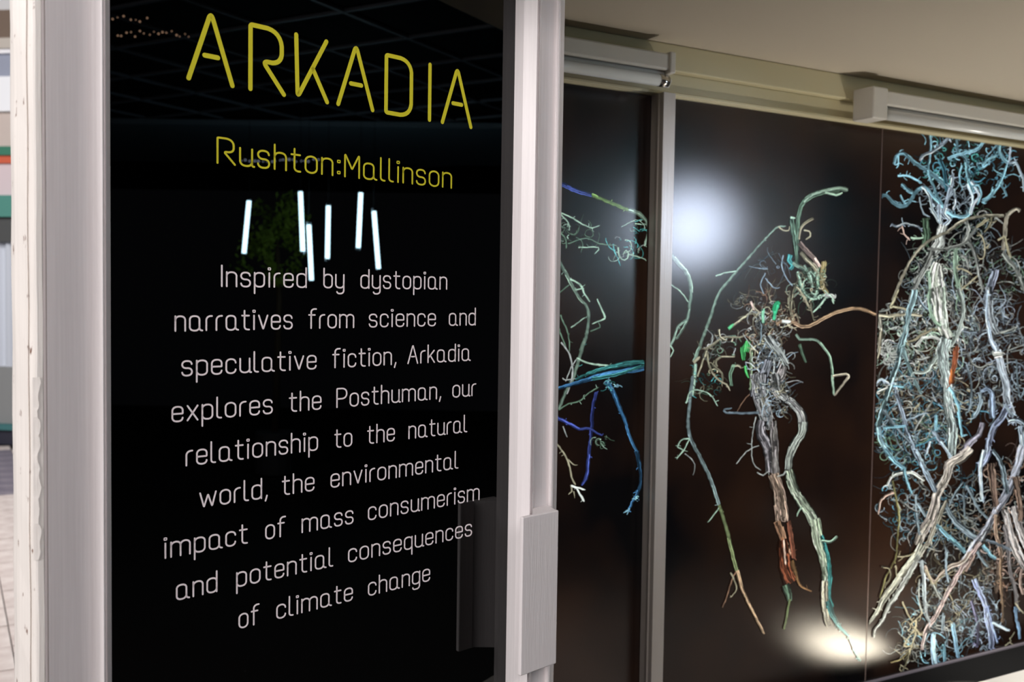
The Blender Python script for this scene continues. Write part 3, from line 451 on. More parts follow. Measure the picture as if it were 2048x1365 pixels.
many('E', [
 ([(700, -10), (640, 50), (580, 90), (560, 160), (510, 250), (490, 330), (470, 400), (430, 470), (390, 560)], 17, 20, (196, 190, 180), 46, 24), ([(560, 300), (520, 390), (480, 480), (450, 550), (410, 600)], 8, 10, (200, 196, 180), 16, 12),
 ([(420, 560), (370, 640), (310, 720), (250, 800), (190, 880), (150, 960), (95, 1030)], 20, 5, (206, 208, 192), 34, 20), ([(400, 620), (350, 720), (280, 830), (220, 920), (185, 1000), (140, 1060), (135, 1105)], 12, 5, (186, 192, 188), 18, 18),
 ([(380, 0), (420, 80), (460, 170), (500, 250)], 10, 9, (176, 198, 216), 12, 10), ([(200, 0), (260, 70), (320, 110)], 8, 6, CYA, 7, 8), ([(230, 165), (280, 140), (350, 135), (430, 180)], 6, 5, WHT, 5, 6), ([(235, 160), (210, 210)], 4, 4, WHT, 2, 3), ([(310, 110), (330, 190), (355, 260)], 8, 5, CYA, 7, 6), ([(380, 260), (385, 380), (400, 500)], 5, 5, STL, 5, 14), ([(390, 310), (440, 390)], 5, 5, STL, 3, 6),
 ([(245, 180), (262, 280), (280, 380), (275, 500), (265, 620), (240, 680), (200, 760), (170, 870)], 4, 3, (136, 134, 92), 4, 5), ([(250, 250), (200, 270), (170, 310), (158, 378)], 3.4, 3, PIN, 2, 2), ([(180, 685), (225, 700), (230, 750), (200, 800)], 3, 3, KHK, 2, 4), ([(270, 628), (340, 620), (380, 600)], 4, 3, KHK, 2, 4), ([(262, 680), (268, 750)], 3, 2, KHK, 0, 2), ([(290, 300), (340, 340), (390, 370)], 4, 3, GRY, 2, 8),
 ([(560, 340), (610, 420), (680, 480), (740, 520)], 9, 12, STL, 14, 16), ([(500, 440), (560, 500), (620, 550), (670, 600)], 6, 9, CYA, 9, 12), ([(660, 190), (610, 260), (580, 325)], 5, 5, STL, 4, 6), ([(660, 250), (668, 400)], 4, 4, STL, 2, 4), ([(680, 210), (740, 330), (760, 360), (810, 410)], 5, 4, STL, 4, 8),
 ([(1010, -20), (970, 120), (920, 240), (860, 340), (800, 450), (740, 540), (680, 630), (640, 690)], 18, 14, (192, 198, 212), 44, 10), ([(760, 540), (700, 620), (620, 740), (560, 850), (510, 950), (460, 1030), (430, 1090), (415, 1175)], 12, 6, (204, 186, 182), 18, 6), ([(720, 620), (670, 710)], 7, 7, PIN, 5, 3),
 ([(430, 680), (460, 750), (490, 775), (530, 730), (580, 690), (650, 660), (700, 600)], 6, 9, (216, 200, 186), 9, 3), ([(440, 700), (480, 790), (520, 750), (600, 710)], 4, 4, KHK, 3, 2),
 ([(410, 650), (425, 760), (430, 880), (440, 960), (460, 1010)], 7, 7, (176, 190, 196), 8, 14), ([(480, 790), (520, 880)], 5, 4, GRY, 3, 8), ([(400, 760), (400, 900), (420, 960)], 3, 3, GRY, 0, 6),
 ([(560, 600), (555, 700), (570, 780)], 5, 5, STL, 4, 8), ([(720, 760), (760, 850), (790, 920), (800, 1000), (820, 1100), (820, 1170)], 11, 10, (166, 180, 214), 18, 14), ([(800, 920), (830, 1030), (860, 1130)], 6, 5, (150, 170, 210), 6, 8), ([(830, 1010), (880, 1040), (930, 1062)], 6, 5, ICE, 5, 2),
 ([(480, 1080), (480, 1150), (495, 1260)], 9, 10, (164, 196, 222), 10, 8), ([(545, 1140), (545, 1250)], 6, 6, CYA, 5, 4), ([(595, 1020), (610, 1120), (630, 1220)], 7, 8, (140, 180, 204), 8, 6), ([(540, 960), (535, 1060)], 6, 5, STL, 5, 8), ([(700, 880), (740, 1000), (745, 1060), (740, 1160)], 7, 6, (130, 130, 160), 8, 14), ([(590, 1010), (700, 880)], 3, 3, KHK, 2, 8),
 ([(300, 890), (330, 960), (360, 1010)], 3, 3, KHK, 0, 2), ([(420, 950), (380, 1000), (340, 1030)], 3, 2, KHK, 0, 6), ([(370, 1040), (410, 1090)], 4, 3, KHK, 0, 3), ([(370, 1060), (330, 1110), (310, 1150), (360, 1150)], 3, 3, KHK, 0, 8), ([(345, 1180), (290, 1230), (230, 1250)], 3, 3, (136, 128, 92), 2, 1), ([(345, 1180), (320, 1260), (290, 1310)], 4, 3, KHK, 3, 6), ([(380, 1000), (375, 1090), (340, 1190)], 3, 3, KHK, 0, 6),
 ([(780, 0), (760, 90), (760, 200), (770, 300)], 9, 7, ICE, 9, 12), ([(830, 0), (880, 80), (900, 180), (920, 260)], 9, 9, STL, 12, 14), ([(820, 80), (830, 200), (850, 330)], 16, 12, (128, 110, 98), 20, 16), ([(850, 380), (850, 480), (880, 620), (860, 720), (850, 840)], 7, 8, (168, 146, 128), 9, 20), ([(880, 640), (880, 800), (890, 960), (880, 1010)], 6, 5, (140, 118, 96), 7, 18),
 ([(900, 350), (930, 470), (970, 600), (1030, 700)], 14, 18, (212, 206, 200), 24, 8), ([(950, 330), (980, 430), (1030, 560), (1060, 600)], 14, 16, (216, 210, 206), 22, 6), ([(900, 440), (920, 560), (930, 700), (960, 820), (970, 920)], 9, 7, (150, 146, 146), 11, 22), ([(960, 160), (990, 300), (990, 420)], 14, 10, (136, 116, 102), 14, 10),
 ([(965, 920), (970, 1000), (985, 1060), (990, 1110)], 6, 5, (120, 150, 178), 6, 3), ([(960, 900), (1010, 960)], 4, 3, KHK, 2, 3), ([(790, 530), (850, 550), (940, 590)], 5, 5, ICE, 4, 2), ([(770, 560), (820, 620), (850, 640)], 6, 6, CYA, 5, 2), ([(740, 600), (800, 690)], 6, 5, STL, 5, 6), ([(1000, 700), (990, 780), (1010, 850)], 7, 6, PIN, 7, 6), ([(930, 1110), (960, 1070)], 3, 2, KHK, 0, 2), ([(900, 1150), (940, 1120)], 3, 2, KHK, 0, 2),
 ([(780, 990), (740, 1010), (700, 1100)], 4, 3, STL, 0, 6), ([(1000, 1160), (900, 1160), (840, 1150)], 0.1, 0.1, GRY, 0, 0)])
# what the print goes on to show past the edge of the photograph: more of the same root figure
for cx_, top in ((.42, 1.85), (.82, 1.8)):
    for _ in range(150):
        t0_ = cx_+random.gauss(0, .07); z_ = random.uniform(.55, top); k_ = random.uniform(-.15, .15); base = len(A.v); s_n = []
        A.n += 1 if _ % 6 == 0 else 0; y_ = .0004+(A.n+_ % 6)*2.5e-6; c_ = vary(lin(random.choice(COLB)), .3); wd_ = random.uniform(.002, .006); ang_ = math.pi/2+random.gauss(0, .5)
        for i in range(9):
            ang_ += k_; t0_ += math.cos(ang_)*.03; z_ += math.sin(ang_)*.03
            for sg in (-1, -.25, .35, 1): A.v.append((min(1.18, t0_+sg*wd_), y_, min(max(z_, .479), 1.974))); A.c.append(c_ if abs(sg) < 1 else tuple(q*.4 for q in c_))
        for i in range(8):
            for j in range(3): a_ = base+i*4+j; A.f.append((a_, a_+1, a_+5, a_+4))
A.build('printed_figures', m3, 'dense printed figures woven from pale blue, white and grey roots')
print('art verts', len(A.v), A.n)
o = box('trim_4', -.6395, -.6365, -.010, .0006, .479, 1.9745, mat('pinkish_joint', (92, 74, 70), .5)); o.matrix_world = MM; tag(o, kind='structure')

# ================================================================== BATTEN LIGHTS (unlit)
def batten(label, t0, t1):
    e = tag(empty('batten_light', MM), label, 'light fitting', 'unlit fluorescent battens above the murals')
    body = box('body', t0, t1, .036, .092, 2.012, 2.048, M_batten, e, .004)
    box('end_cap', t1-.012, t1+.004, .034, .096, 2.005, 2.052, M_batten, e, .003) if label.startswith('white') else box('end_cap', t0-.026, t0+.028, .034, .100, 1.972, 2.052, M_batten, e, .004)
    box('reflector', t0+.01, t1-.01, .052, .075, 1.998, 2.012, M_batten, e, .002)
    tb = tube('tube', [(t0+.03, .078, 1.990), (t1-.015, .078, 1.990)], .013, M_tube, e, 16)
    tube('metal_cap', [(t1-.03, .078, 1.990), (t1-.006, .078, 1.990)], .0136, M_chrome, tb, 16); tube('metal_cap', [(t0+.01, .078, 1.990), (t0+.034, .078, 1.990)], .0136, M_chrome, tb, 16)
    tube('tube_holder', [(t1-.012, .066, 2.012), (t1-.004, .074, 2.004), (t1+.002, .080, 1.992), (t1-.004, .078, 1.978)], .0035, M_batten, e, 8); return e
batten('white batten light with a bare glass tube ending just right of the beige post', -2.2, -1.416)
batten('long pale batten light with a boxy end cap, over the densest root figures', -.765, .75)

# ================================================================== DOOR
Z0, Z1 = .03, 2.34
dr = empty('door_1', MD); tag(dr, kind='structure'); dr['label'] = 'black glass sliding door in white painted stiles, lettered in yellow and white'
def X(px, h, y): return DOOR.hit(px, y, h)[0]
L = lambda px, h: (X(px, h, 680), h)
R = lambda px, h: (X(px, h, 600), h)
xg0, xg1 = X(221, 0, 680)-.004, X(1022.5, 0, 600)
gp = box('glass_panel', xg0, xg1, -.008, 0, Z0+.12, Z1-.1, M_glass, dr)
prof = [(X(89, .012, 680)-.0018, -.03), (X(89, .012, 680)-.0018, .012), L(92, .014), L(94, .019), L(186, .020), L(190, .022), L(205, .034), L(207.5, .034), L(209, .028), L(211, .027), L(213, .030), L(221.5, .010), L(222, -.03)]
st1 = prism('stile', prof, Z0, Z1, M_white, dr); bevel(st1, .0006, 2)
hi = xg1
prof = [(hi, -.03), (hi, .020), (X(1066, .040, 600), .0405), (X(1068, .040, 600), .036), (X(1070, .036, 600), .036), (X(1071.5, .040, 600), .040), (X(1074, .030, 600), .032), (X(1104, .032, 600), .032), (X(1107, .034, 600), .034), (X(1109, .041, 600), .041), (X(1112.5, .041, 600), .041), (X(1115, .036, 600), .036), (X(1120, .030, 600), .030), (X(1120, .030, 600), -.03)]
st2 = prism('stile', prof, Z0, Z1, M_white, dr); bevel(st2, .0007, 2)
box('top_rail', xg0-.02, hi+.02, -.03, .02, Z1-.11, Z1-.001, M_white, dr, .001); box('bottom_rail', xg0-.02, hi+.02, -.03, .02, Z0+.001, Z0+.13, M_white, dr, .001)
# pull handle: flat plate on a tapering block
hz0, hz1 = .896, 1.1548; hp = .079
a0, a1 = .6290, .7138
hd = empty('handle', None, dr)
pl = prism('plate', [(a0, hp-.008), (a0, hp), (a1, hp), (a1, hp-.008)], hz0, hz1, M_white, hd); bevel(pl, .0022, 3)
bk = prism('block', [(.659, hp-.0075), (.699, .0325), (.7325, .0325), (a1+.0005, hp-.0075)], hz0+.0015, hz1-.0008, M_white, hd); bevel(bk, .0008, 2)
hd['label'] = 'white painted pull handle'
# ---- lettering
XH = .69
def G(ch):
    D = lambda x, y, s=.05: ([(x-s, y-s), (x+s, y-s), (x+s, y+s), (x-s, y+s)], .025, True, .62)
    S = lambda pts, r=.17, c=False, k=1: (pts, r, c, k)
    w = .41
    T = {
    'a': (.50, [S([(w-.01, .17), (w-.03, 0), (0, 0), (0, XH), (w-.01, XH), (w-.01, 0), (.52, 0)], .16)]),
    'b': (w, [S([(0, 1), (0, 0), (w, 0), (w, XH), (0, XH), (0, .5)])]),
    'c': (.39, [S([(.39, .51), (.39, XH), (0, XH), (0, 0), (.39, 0), (.39, .18)])]),
    'd': (w, [S([(w, 1), (w, 0)]), S([(w, .2), (w, 0), (0, 0), (0, XH), (w, XH), (w, .49)])]),
    'e': (.40, [S([(0, .36), (.40, .36, .02), (.40, XH), (0, XH), (0, 0), (.40, 0), (.40, .16)])]),
    'f': (.36, [S([(.11, 0), (.11, 1), (.36, 1)], .16), S([(0, XH), (.30, XH)])]),
    'g': (w, [S([(w, XH), (w, -.31), (.02, -.31), (.02, -.2)], .16), S([(w, .2), (w, 0), (0, 0), (0, XH), (w, XH), (w, .49)])]),
    'h': (.40, [S([(0, 0), (0, 1)]), S([(0, .48), (0, XH), (.40, XH), (.40, 0)])]),
    'i': (.06, [S([(.03, 0), (.03, XH)]), D(.03, .90)]),
    'k': (.38, [S([(0, 0), (0, 1)]), S([(.36, XH), (.02, .27)]), S([(.13, .40), (.38, 0)])]),
    'l': (.16, [S([(0, 1), (0, 0), (.17, 0)], .12)]),
    'm': (.74, [S([(0, 0), (0, XH)]), S([(0, .48), (0, XH), (.37, XH), (.37, 0)]), S([(.37, .48), (.37, XH), (.74, XH), (.74, 0)])]),
    'n': (.40, [S([(0, 0), (0, XH)]), S([(0, .48), (0, XH), (.40, XH), (.40, 0)])]),
    'o': (.42, [S([(0, 0), (.42, 0), (.42, XH), (0, XH)], .19, True)]),
    'p': (w, [S([(0, -.33), (0, XH)]), S([(0, .49), (0, XH), (w, XH), (w, 0), (0, 0), (0, .2)])]),
    'q': (w, [S([(w, -.33), (w, XH)]), S([(w, .2), (w, 0), (0, 0), (0, XH), (w, XH), (w, .49)])]),
    'r': (.24, [S([(0, 0), (0, XH), (.24, XH)], .19)]),
    's': (.38, [S([(.37, .54), (.37, XH), (0, XH), (0, .35), (.38, .35), (.38, 0), (0, 0), (0, .15)], .155)]),
    't': (.32, [S([(.11, .93), (.11, 0), (.32, 0)], .14), S([(0, XH), (.31, XH)])]),
    'u': (.41, [S([(0, XH), (0, 0), (.40, 0), (.40, .2)]), S([(.40, XH), (.40, 0), (.47, 0)], .05)]),
    'v': (.40, [S([(0, XH), (.20, 0), (.40, XH)], .015)]),
    'w': (.66, [S([(0, XH), (.16, 0), (.33, .60), (.50, 0), (.66, XH)], .015)]),
    'x': (.40, [S([(0, XH), (.40, 0)]), S([(.40, XH), (0, 0)])]),
    'y': (w, [S([(0, XH), (0, 0), (w, 0), (w, .2)]), S([(w, XH), (w, -.31), (.08, -.31), (.06, -.22)], .16)]),
    ',': (.06, [S([(.07, .09), (0, -.17)])]),
    ':': (.1, [D(.05, .14), D(.05, .62)]),
    'I': (.02, [S([(.01, 0), (.01, 1)])]),
    'P': (.50, [S([(0, 0), (0, 1, .03), (.50, 1), (.50, .45), (0, .45)], .23)]),
    'M': (.56, [S([(0, 0), (0, 1, .02), (.28, .34, .02), (.56, 1, .02), (.56, 0)])]),
    'A': (.56, [S([(0, 0), (.28, 1.05, .024), (.56, 0)]), S([(.20, .385), (.37, .385)])]),
    'R': (.54, [S([(0, 0), (0, 1, .03), (.52, 1), (.52, .47), (.20, .47, .04), (.56, 0)], .24)]),
    'K': (.54, [S([(0, 1), (.03, 0, .02), (.54, 1)]), S([(.30, .50), (.56, 0)])]),
    'D': (.50, [S([(0, 0, .03), (0, 1, .03), (.50, 1, .22), (.50, 0, .22)], .2, True)]),
    }
    return T[ch]
def fillet(pts, r, closed):
    P = [(p[0], p[1], p[2] if len(p) > 2 else r) for p in pts]; n = len(P); out = []
    for i in range(n):
        x, y, rr = P[i]
        if not closed and i in (0, n-1): out.append((x, y)); continue
        ax, ay, _ = P[i-1]; bx, by, _ = P[(i+1) % n]
        ua_ = ((ax-x), (ay-y)); la = math.hypot(*ua_); ub_ = ((bx-x), (by-y)); lb = math.hypot(*ub_)
        ua_ = (ua_[0]/la, ua_[1]/la); ub_ = (ub_[0]/lb, ub_[1]/lb)
        cosx = max(-1, min(1, ua_[0]*ub_[0]+ua_[1]*ub_[1])); ang = math.acos(cosx)
        d_ = rr/math.tan(ang/2) if ang > .01 else 0
        ka = .5 if (closed or i-1 != 0) else .98; kb = .5 if (closed or i+1 != n-1) else .98
        d_ = min(d_, la*ka, lb*kb)
        r2 = d_*math.tan(ang/2)
        if r2 < 1e-4: out.append((x, y)); continue
        s = (x+ua_[0]*d_, y+ua_[1]*d_); e = (x+ub_[0]*d_, y+ub_[1]*d_)
        for k in range(7):
            t = k/6; out.append(((1-t)**2*s[0]+2*t*(1-t)*(x*.78+ .11*(s[0]+e[0]))+t*t*e[0], (1-t)**2*s[1]+2*t*(1-t)*(y*.78+.11*(s[1]+e[1]))+t*t*e[1]))
    q = [out[0]]
    for p in out[1:]:
        if math.dist(p, q[-1]) > 1e-4: q.append(p)
    if closed and math.dist(q[0], q[-1]) < 1e-4: q.pop()
    return q
def stroke_mesh(V, Fc, pts, closed, wd, y0, y1):
    """flat strip of vinyl with round ends and its thin edge"""
    n = len(pts); hw = wd/2; Lp = []; Rp = []
    for i in range(n):
        if closed: a, b = pts[i-1], pts[(i+1) % n]
        else: a, b = pts[max(i-1, 0)], pts[min(i+1, n-1)]
        c = pts[i]
        def nv(p, q): l = math.dist(p, q) or 1e-9; return (-(q[1]-p[1])/l, (q[0]-p[0])/l)
        n1 = nv(a, c) if a != c else nv(c, b); n2 = nv(c, b) if b != c else n1
        mx, my = n1[0]+n2[0], n1[1]+n2[1]; l = math.hypot(mx, my) or 1; mx /= l; my /= l; k = 1/max(.45, mx*n1[0]+my*n1[1])
        Lp.append((c[0]+mx*hw*k, c[1]+my*hw*k)); Rp.append((c[0]-mx*hw*k, c[1]-my*hw*k))
    def quad(a, b, c, d): Fc.append((a, b, c, d))
    base = len(V)
    for i in range(n): V += [(Lp[i][0], y1, Lp[i][1]), (Rp[i][0], y1, Rp[i][1]), (Lp[i][0], y0, Lp[i][1]), (Rp[i][0], y0, Rp[i][1])]
    m = n if closed else n-1
    for i in range(m):
        a = base+i*4; b = base+((i+1) % n)*4; quad(a, a+1, b+1, b); quad(a+2, a, b, b+2); quad(a+1, a+3, b+3, b+1)
    if not closed:
        for e in (0, n-1):
            o_ = pts[e]; q = pts[1] if e == 0 else pts[n-2]; th = math.atan2(o_[1]-q[1], o_[0]-q[0]); k0 = len(V); V.append((o_[0], y1, o_[1]))
            for k in range(7): t = th-math.pi/2+k*math.pi/6; V += [(o_[0]+hw*math.cos(t), y1, o_[1]+hw*math.sin(t)), (o_[0]+hw*math.cos(t), y0, o_[1]+hw*math.sin(t))]
            for k in range(6): a = k0+1+k*2; Fc.append((k0, a, a+2)); Fc.append((a, a+1, a+3, a+2))
def letter(ch, x0, sx, z0, sz, wd, m, parent, slope):
    V = []; Fc = []; w_, strokes = G(ch)
    for pts, r, closed, k in strokes:
        q = fillet(pts, r, closed); q = [(x*sx, y*sz) for x, y in q]
        stroke_mesh(V, Fc, q, closed, wd*k, 0.00002, .0004)
    o = obj('letter', V, Fc, m, parent); o.location = (x0, 0, z0+slope*(x0-.34)); return o
def row(words, zb, sz, wd, m, label):
    e = empty('lettering_row', None, dr); e['label'] = label
    for text, xa, xb, ypix in words:
        t0 = X(xa, 0, ypix)+wd/2; t1 = X(xb, 0, ypix)-wd/2; gap = .19; ws = [G(c)[0] for c in text]
        tot = sum(ws)+gap*(len(text)-1); sx = (t1-t0)/tot; x = t0
        for c, w_ in zip(text, ws): letter(c, x, sx, zb, sz, wd, m, e, .0095); x += (w_+gap)*sx
    return e
tw = .0062
e = empty('lettering_row', None, dr); e['label'] = 'large yellow title in capitals'
for c, a, b, yp in (('A', 372.5, 469, 160), ('R', 496.5, 569.5, 150), ('K', 588, 656, 150), ('A', 672.5, 748.5, 215), ('D', 769, 826, 160), ('I', 855.5, 863, 180), ('A', 881.5, 944.5, 250)):
    t0 = X(a, 0, yp)+tw/2; t1 = X(b, 0, yp)-tw/2; w_ = G(c)[0]; sx = (t1-t0)/w_ if c != 'I' else .08
    letter(c, t0, sx, 1.7752, .0835, tw, M_yvinyl, e, .004)
row([('Rushton:Mallinson', 433, 904, 345)], 1.6745, .0325, .0026, M_yvinyl, 'smaller yellow line naming the makers')
tl = 'line of thin pale lettering'
lw = .00215; sz = .0268
row([('Inspired', 441.5, 613.4, 565), ('by', 646.6, 688.7, 565), ('dystopian', 720.8, 894.2, 570)], 1.5158, sz, lw, M_vinyl, 'first pale line, Inspired by dystopian')
row([('narratives', 348.9, 585.2, 650), ('from', 616.5, 708.3, 645), ('science', 737.6, 871.6, 640), ('and', 897.7, 951.3, 640)], 1.4588, sz, lw, M_vinyl, 'second pale line, narratives from science and')
row([('speculative', 362.6, 632.9, 735), ('fiction,', 664.5, 792.3, 720), ('Arkadia', 814.9, 940.7, 715)], 1.4018, sz, lw, M_vinyl, 'third pale line, speculative fiction, Arkadia')
row([('explores', 342.9, 545.4, 825), ('the', 577.8, 642.8, 810), ('Posthuman,', 672.7, 881.9, 795), ('our', 904.8, 952.2, 780)], 1.3443, sz, lw, M_vinyl, 'fourth pale line, explores the Posthuman, our')
row([('relationship', 371, 635.8, 905), ('to', 668.5, 704.4, 885), ('the', 734.2, 789.5, 875), ('natural', 816.9, 934, 860)], 1.2866, sz, lw, M_vinyl, 'fifth pale line, relationship to the natural')
row([('world,', 398.5, 534.9, 990), ('the', 563.7, 628.8, 970), ('environmental', 661.1, 916, 950)], 1.2298, sz, lw, M_vinyl, 'sixth pale line, world, the environmental')
row([('impact', 327.4, 495.5, 1090), ('of', 530.3, 571.4, 1065), ('mass', 603.1, 706.8, 1050), ('consumerism', 736, 958.6, 1010)], 1.1724, sz, lw, M_vinyl, 'seventh pale line, impact of mass consumerism')
row([('and', 351.7, 434.7, 1180), ('potential', 472.3, 665.7, 1150), ('consequences', 696.3, 943.5, 1085)], 1.1156, sz, lw, M_vinyl, 'eighth pale line, and potential consequences')
row([('of', 476.9, 518.7, 1240), ('climate', 552.5, 705.4, 1210), ('change', 736, 859.8, 1175)], 1.0585, sz, lw, M_vinyl, 'ninth pale line, of climate change')

# worn jamb at the outer left
prof = [L(26, -.020), L(27, -.010), L(30, -.004), L(33, .002), L(58, .032), L(60, .030), L(62, .034), L(71, .044), L(76, .045), L(87, .045), L(88, .043), L(88.5, .012), (X(88.5, .012, 680), -.05), L(40, -.05)]
jb = tag(prism('door_frame', [(x-.001, y) for x, y in prof], 0, 2.4, M_jamb, None, 0, 60), 'worn white painted door jamb with grooves and chips, at the street side of the black door', 'door frame'); jb.matrix_world = MD
jb['kind'] = 'structure'; jb.name = 'trim_5'
for v_ in jb.data.vertices:
    v_.co.x += .0004*math.sin(v_.co.z*37+v_.co.y*90)+random.uniform(-.00015, .00015)
# curled flakes of old paint on the jamb
t6 = None
v = []; f = []
zc = X; z_a, z_b = DOOR.hit(80, 755, .046)[1], DOOR.hit(80, 1120, .046)[1]; x_ = X(78, .0455, 900)
N = 60
for i in range(N+1):
    z = z_a+(z_b-z_a)*i/N; off = .0012*math.sin(i*.9)+.0011*math.sin(i*.37+1)+random.uniform(-.0005, .0005)
    v += [(x_-.006, .0445, z), (x_+off, .0462, z), (x_+off+.0003, .0448, z)]
for i in range(N):
    a = i*3; f += [(a, a+1, a+4, a+3), (a+1, a+2, a+5, a+4)]
pf = obj('paint_flake', v, f, M_jamb, None); pf.parent = jb

# ================================================================== SHOP FRONT ACROSS THE WALKWAY
sf = empty('shop_front', Matrix.Translation((-5.4, 10.0, 0)) @ Matrix.Rotation(-.12, 4, 'Z')); tag(sf, 'blurred bright shop front across the walkway, seen left of the worn jamb', 'shop')
def sm(n, c, r=.6): return mat(n, c, r)
bands = [('plinth', .0, .15, (44, 44, 58), .02), ('teal_sill', .15, .21, (64, 116, 118), .06), ('grey_board', .21, .775, (140, 142, 142), .0), ('dark_transom', 2.01, 2.25, (74, 76, 76), .05), ('teal_beam', 2.25, 2.46, (76, 140, 128), .10),
         ('pink_panel', 2.46, 2.775, (216, 200, 204), .03), ('orange_strip', 2.775, 2.85, (206, 92, 60), .06), ('green_strip', 2.85, 2.935, (50, 120, 96), .09), ('beige_panel', 2.935, 3.275, (200, 186, 178), .03), ('white_fascia', 3.275, 3.61, (244, 246, 250), .08),
         ('blue_grey_panel', 3.61, 3.835, (148, 154, 172), .03), ('white_strip', 3.835, 3.875, (240, 240, 244), .07), ('beige_beam', 3.875, 3.975, (190, 182, 172), .1), ('timber_panel', 3.975, 4.26, (112, 94, 80), .04), ('grey_panel', 4.26, 4.47, (205, 205, 206), .02), ('brown_soffit', 4.47, 4.8, (104, 84, 72), .12)]
for n_, z0_, z1_, c_, pr in bands:
    m_ = sm(n_, c_)
    box(n_, -1.6, 3.4, -.05-pr, .2, z0_, z1_, m_, sf)
m_ = mat('pale_curtain', (206, 212, 222), .8, .2)
v = []; f = []
N = 160
for i in range(N+1):
    x = -1.55+i*4.9/N; y = -.02+.035*math.sin(i*1.35); v += [(x, y, .775), (x, y, 2.01)]
for i in range(N): a = i*2; f.append((a, a+2, a+3, a+1))
obj('curtain', v, f, m_, sf, True)
for k in range(5): box('window_bar', -1.6+k*1.22, -1.56+k*1.22, -.10, .0, .21, 2.01, sm('grey_bar', (186, 190, 196)), sf)
o = tag(box('wall_far', -9, -3.8+2.0, 10.9, 11.1, 0, 5.2, sm('shop_wall_paint', (170, 160, 152))), kind='structure')

# ================================================================== WHAT THE BLACK GLASS REFLECTS (stands to the right of the camera)
M_lit = mat('lit_tube', (255, 255, 255), .5, .5, 0, (196, 238, 255), 60)
M_cord = mat('black_cord', (10, 10, 10), .6); M_end = mat('tube_end_metal', (160, 165, 170), .3, .5, 1)
tubes = [((498, 402), (488, 507)), ((600.9, 384), (605.5, 503)), ((617.7, 450), (623, 561)), ((656.7, 412), (654.8, 517.5)), ((721.6, 386), (716.5, 496)), ((748, 423), (757, 538))]
desc = ['leftmost of the hanging light tubes reflected in the glass', 'tallest hanging light tube, reflected above the word Inspired', 'lowest hanging light tube, its reflection reaching down to the lettering', 'upright hanging light tube reflected in the middle of the row', 'high hanging light tube leaning slightly left in the reflection', 'rightmost of the hanging light tubes, leaning right in the reflection']
for (a, b), ds in zip(tubes, desc):
    Pa = DOOR.mirror(*a, 7.5); Pb = DOOR.mirror(*b, 7.5); Pa, Pb = (Pa, Pb) if Pa.z > Pb.z else (Pb, Pa); dvx = (Pa-Pb).normalized()
    e = tag(empty('hanging_light_tube', Matrix.Translation(Pb)), ds, 'light', 'white light tubes hanging in front of the black glass')
    tube('lit_tube', [Vector(), Pa-Pb], .0155, M_lit, e, 12)
    tube('end_fitting', [-dvx*.02, Vector()], .017, M_end, e, 10); tube('end_fitting', [Pa-Pb, Pa-Pb+dvx*.02], .017, M_end, e, 10)
    top = Vector(((Pa-Pb).x*1.04, (Pa-Pb).y*1.04, 3.0-Pb.z)); tube('cord', [Pa-Pb+dvx*.02, top], .002, M_cord, e, 6)
# leafy tree among them
tp = DOOR.mirror(552, 470, 8.5); tr = tag(empty('indoor_tree', Matrix.Translation((tp.x, tp.y, 0))), 'leafy indoor tree behind the hanging light tubes, mirrored dimly in the black glass', 'tree')
tube('trunk', [(0, 0, 0.35), (.02, .01, .9), (0, .03, 1.5), (.03, 0, 2.1)], .03, mat('bark', (92, 74, 54), .8), tr, 8, True, [.035, .03, .024, .012])
ML = mat('olive_leaf', (150, 176, 60), .5)
v = []; f = []
clumps = [Vector((random.gauss(0, .12), random.gauss(0, .12), random.gauss(1.98, .2))) for _ in range(34)]
for _ in range(900):
    c = random.choice(clumps)+Vector((random.gauss(0, .03), random.gauss(0, .03), random.gauss(0, .04))); a = Vector([random.gauss(0, 1) for _ in range(3)]).normalized(); b = a.orthogonal().normalized(); n0 = len(v)
    v += [c, c+a*.03+b*.011, c+a*.06, c+a*.03-b*.011]; f.append((n0, n0+1, n0+2, n0+3))
lv = obj('leaves', v, f, ML, tr); lv['kind'] = 'stuff'
pt = prism('pot', [(.17*math.cos(k*math.pi/8), .17*math.sin(k*math.pi/8)) for k in range(16)], 0, .36, mat('grey_pot', (90, 90, 92), .6), tr, .01)
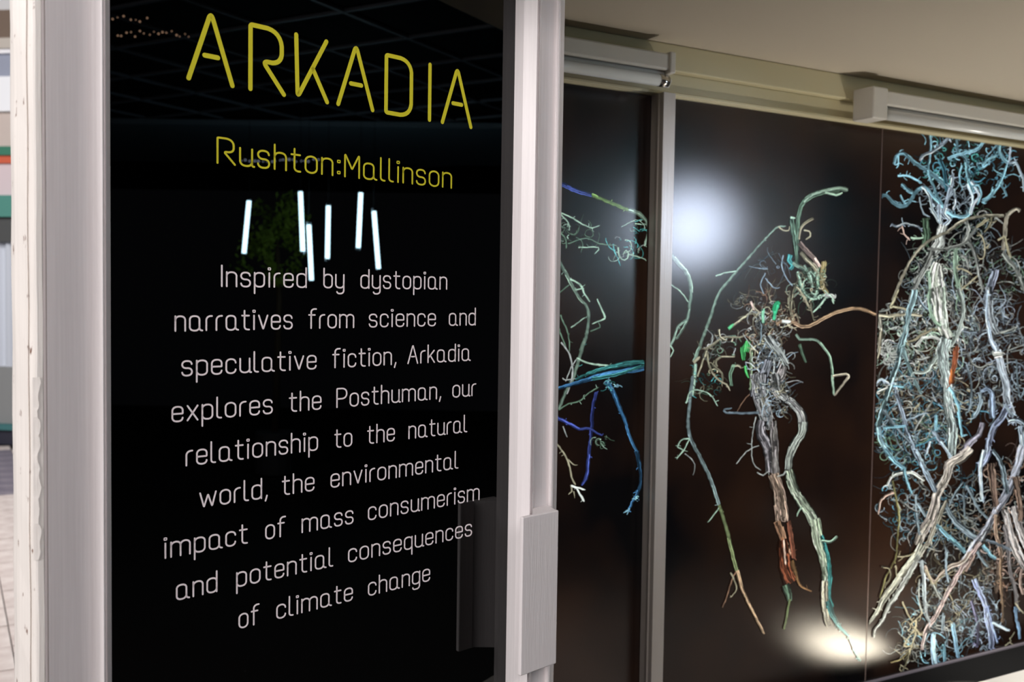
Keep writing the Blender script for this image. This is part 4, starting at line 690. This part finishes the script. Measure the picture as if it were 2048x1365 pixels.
# hall ceiling with its open grid
hc = tag(box('ceiling_hall', 1.3, 13, -7, 4.4, 3.06, 3.2, M_dark), kind='structure'); hc.name = 'ceiling_1'
org = Vector((3.25, .40, 3.0)); g1 = Vector((math.sin(math.radians(61.5)), math.cos(math.radians(61.5)), 0)); g2 = Vector((-g1.y, g1.x, 0))
for dirv, oth, rng in ((g1, g2, range(-7, 6)), (g2, g1, range(-3, 11))):
    for k in rng:
        c = org+oth*(k*.6)*(1)+Vector((0, 0, .045 if dirv is g1 else .046)); s0, s1 = (-1.6, 6.0) if dirv is g1 else (-4.2, 3.2)
        P0 = c+dirv*s0; mw = Matrix.Identity(4); z_ = Vector((0, 0, 1)); y_ = z_.cross(dirv)
        for i in range(3): mw[i][0] = dirv[i]; mw[i][1] = y_[i]; mw[i][2] = z_[i]; mw[i][3] = P0[i]
        b_ = box('ceiling_bar', 0, s1-s0, -.011, .011, -.004, .012, M_steel, hc); b_.matrix_world = mw
# strings of tiny bulbs
for idx, (dots, ds) in enumerate(([[(225+i*11.5+random.uniform(-3, 3), 34+i*.9+random.uniform(-5, 5)) for i in range(7)]+[(235+i*9+random.uniform(-2, 2), 66+random.uniform(-4, 8)) for i in range(17)], 'string of tiny amber bulbs high in the dark reflection'],
        [[(484+i*8.4+random.uniform(-2, 2), 321+random.uniform(-3, 3)) for i in range(19)], 'string of tiny bluish bulbs reflected behind the smaller yellow line'])):
    e = tag(empty('string_light', Matrix.Translation(DOOR.mirror(*dots[0], (4.9, 8.6)[idx]))), ds, 'string lights'); P0 = DOOR.mirror(*dots[0], (4.9, 8.6)[idx])
    mb = mat('tiny_bulb', (255, 255, 255), .5, .5, 0, (255, 200, 160) if idx == 0 else (200, 210, 240), 6)
    pts = [DOOR.mirror(x, y, (4.9, 8.6)[idx])-P0 for x, y in dots]; tube('wire', sorted(pts, key=lambda p: p.y), .001, M_cord, e, 5)
    for p in pts:
        bm = bmesh.new(); bmesh.ops.create_icosphere(bm, subdivisions=1, radius=random.uniform(.006, .011)*(.5, 1)[idx]); me = bpy.data.meshes.new('bulb'); bm.to_mesh(me); bm.free(); me.materials.append(mb)
        b_ = link(bpy.data.objects.new('bulb', me)); b_.parent = e; b_.location = p
# pale lower bulkhead beyond the grid
o = tag(box('ceiling_2', 7.0, 9.4, -4.5, 2.2, 2.985, 3.03, mat('bulkhead_grey', (150, 165, 175), .8)), kind='structure')
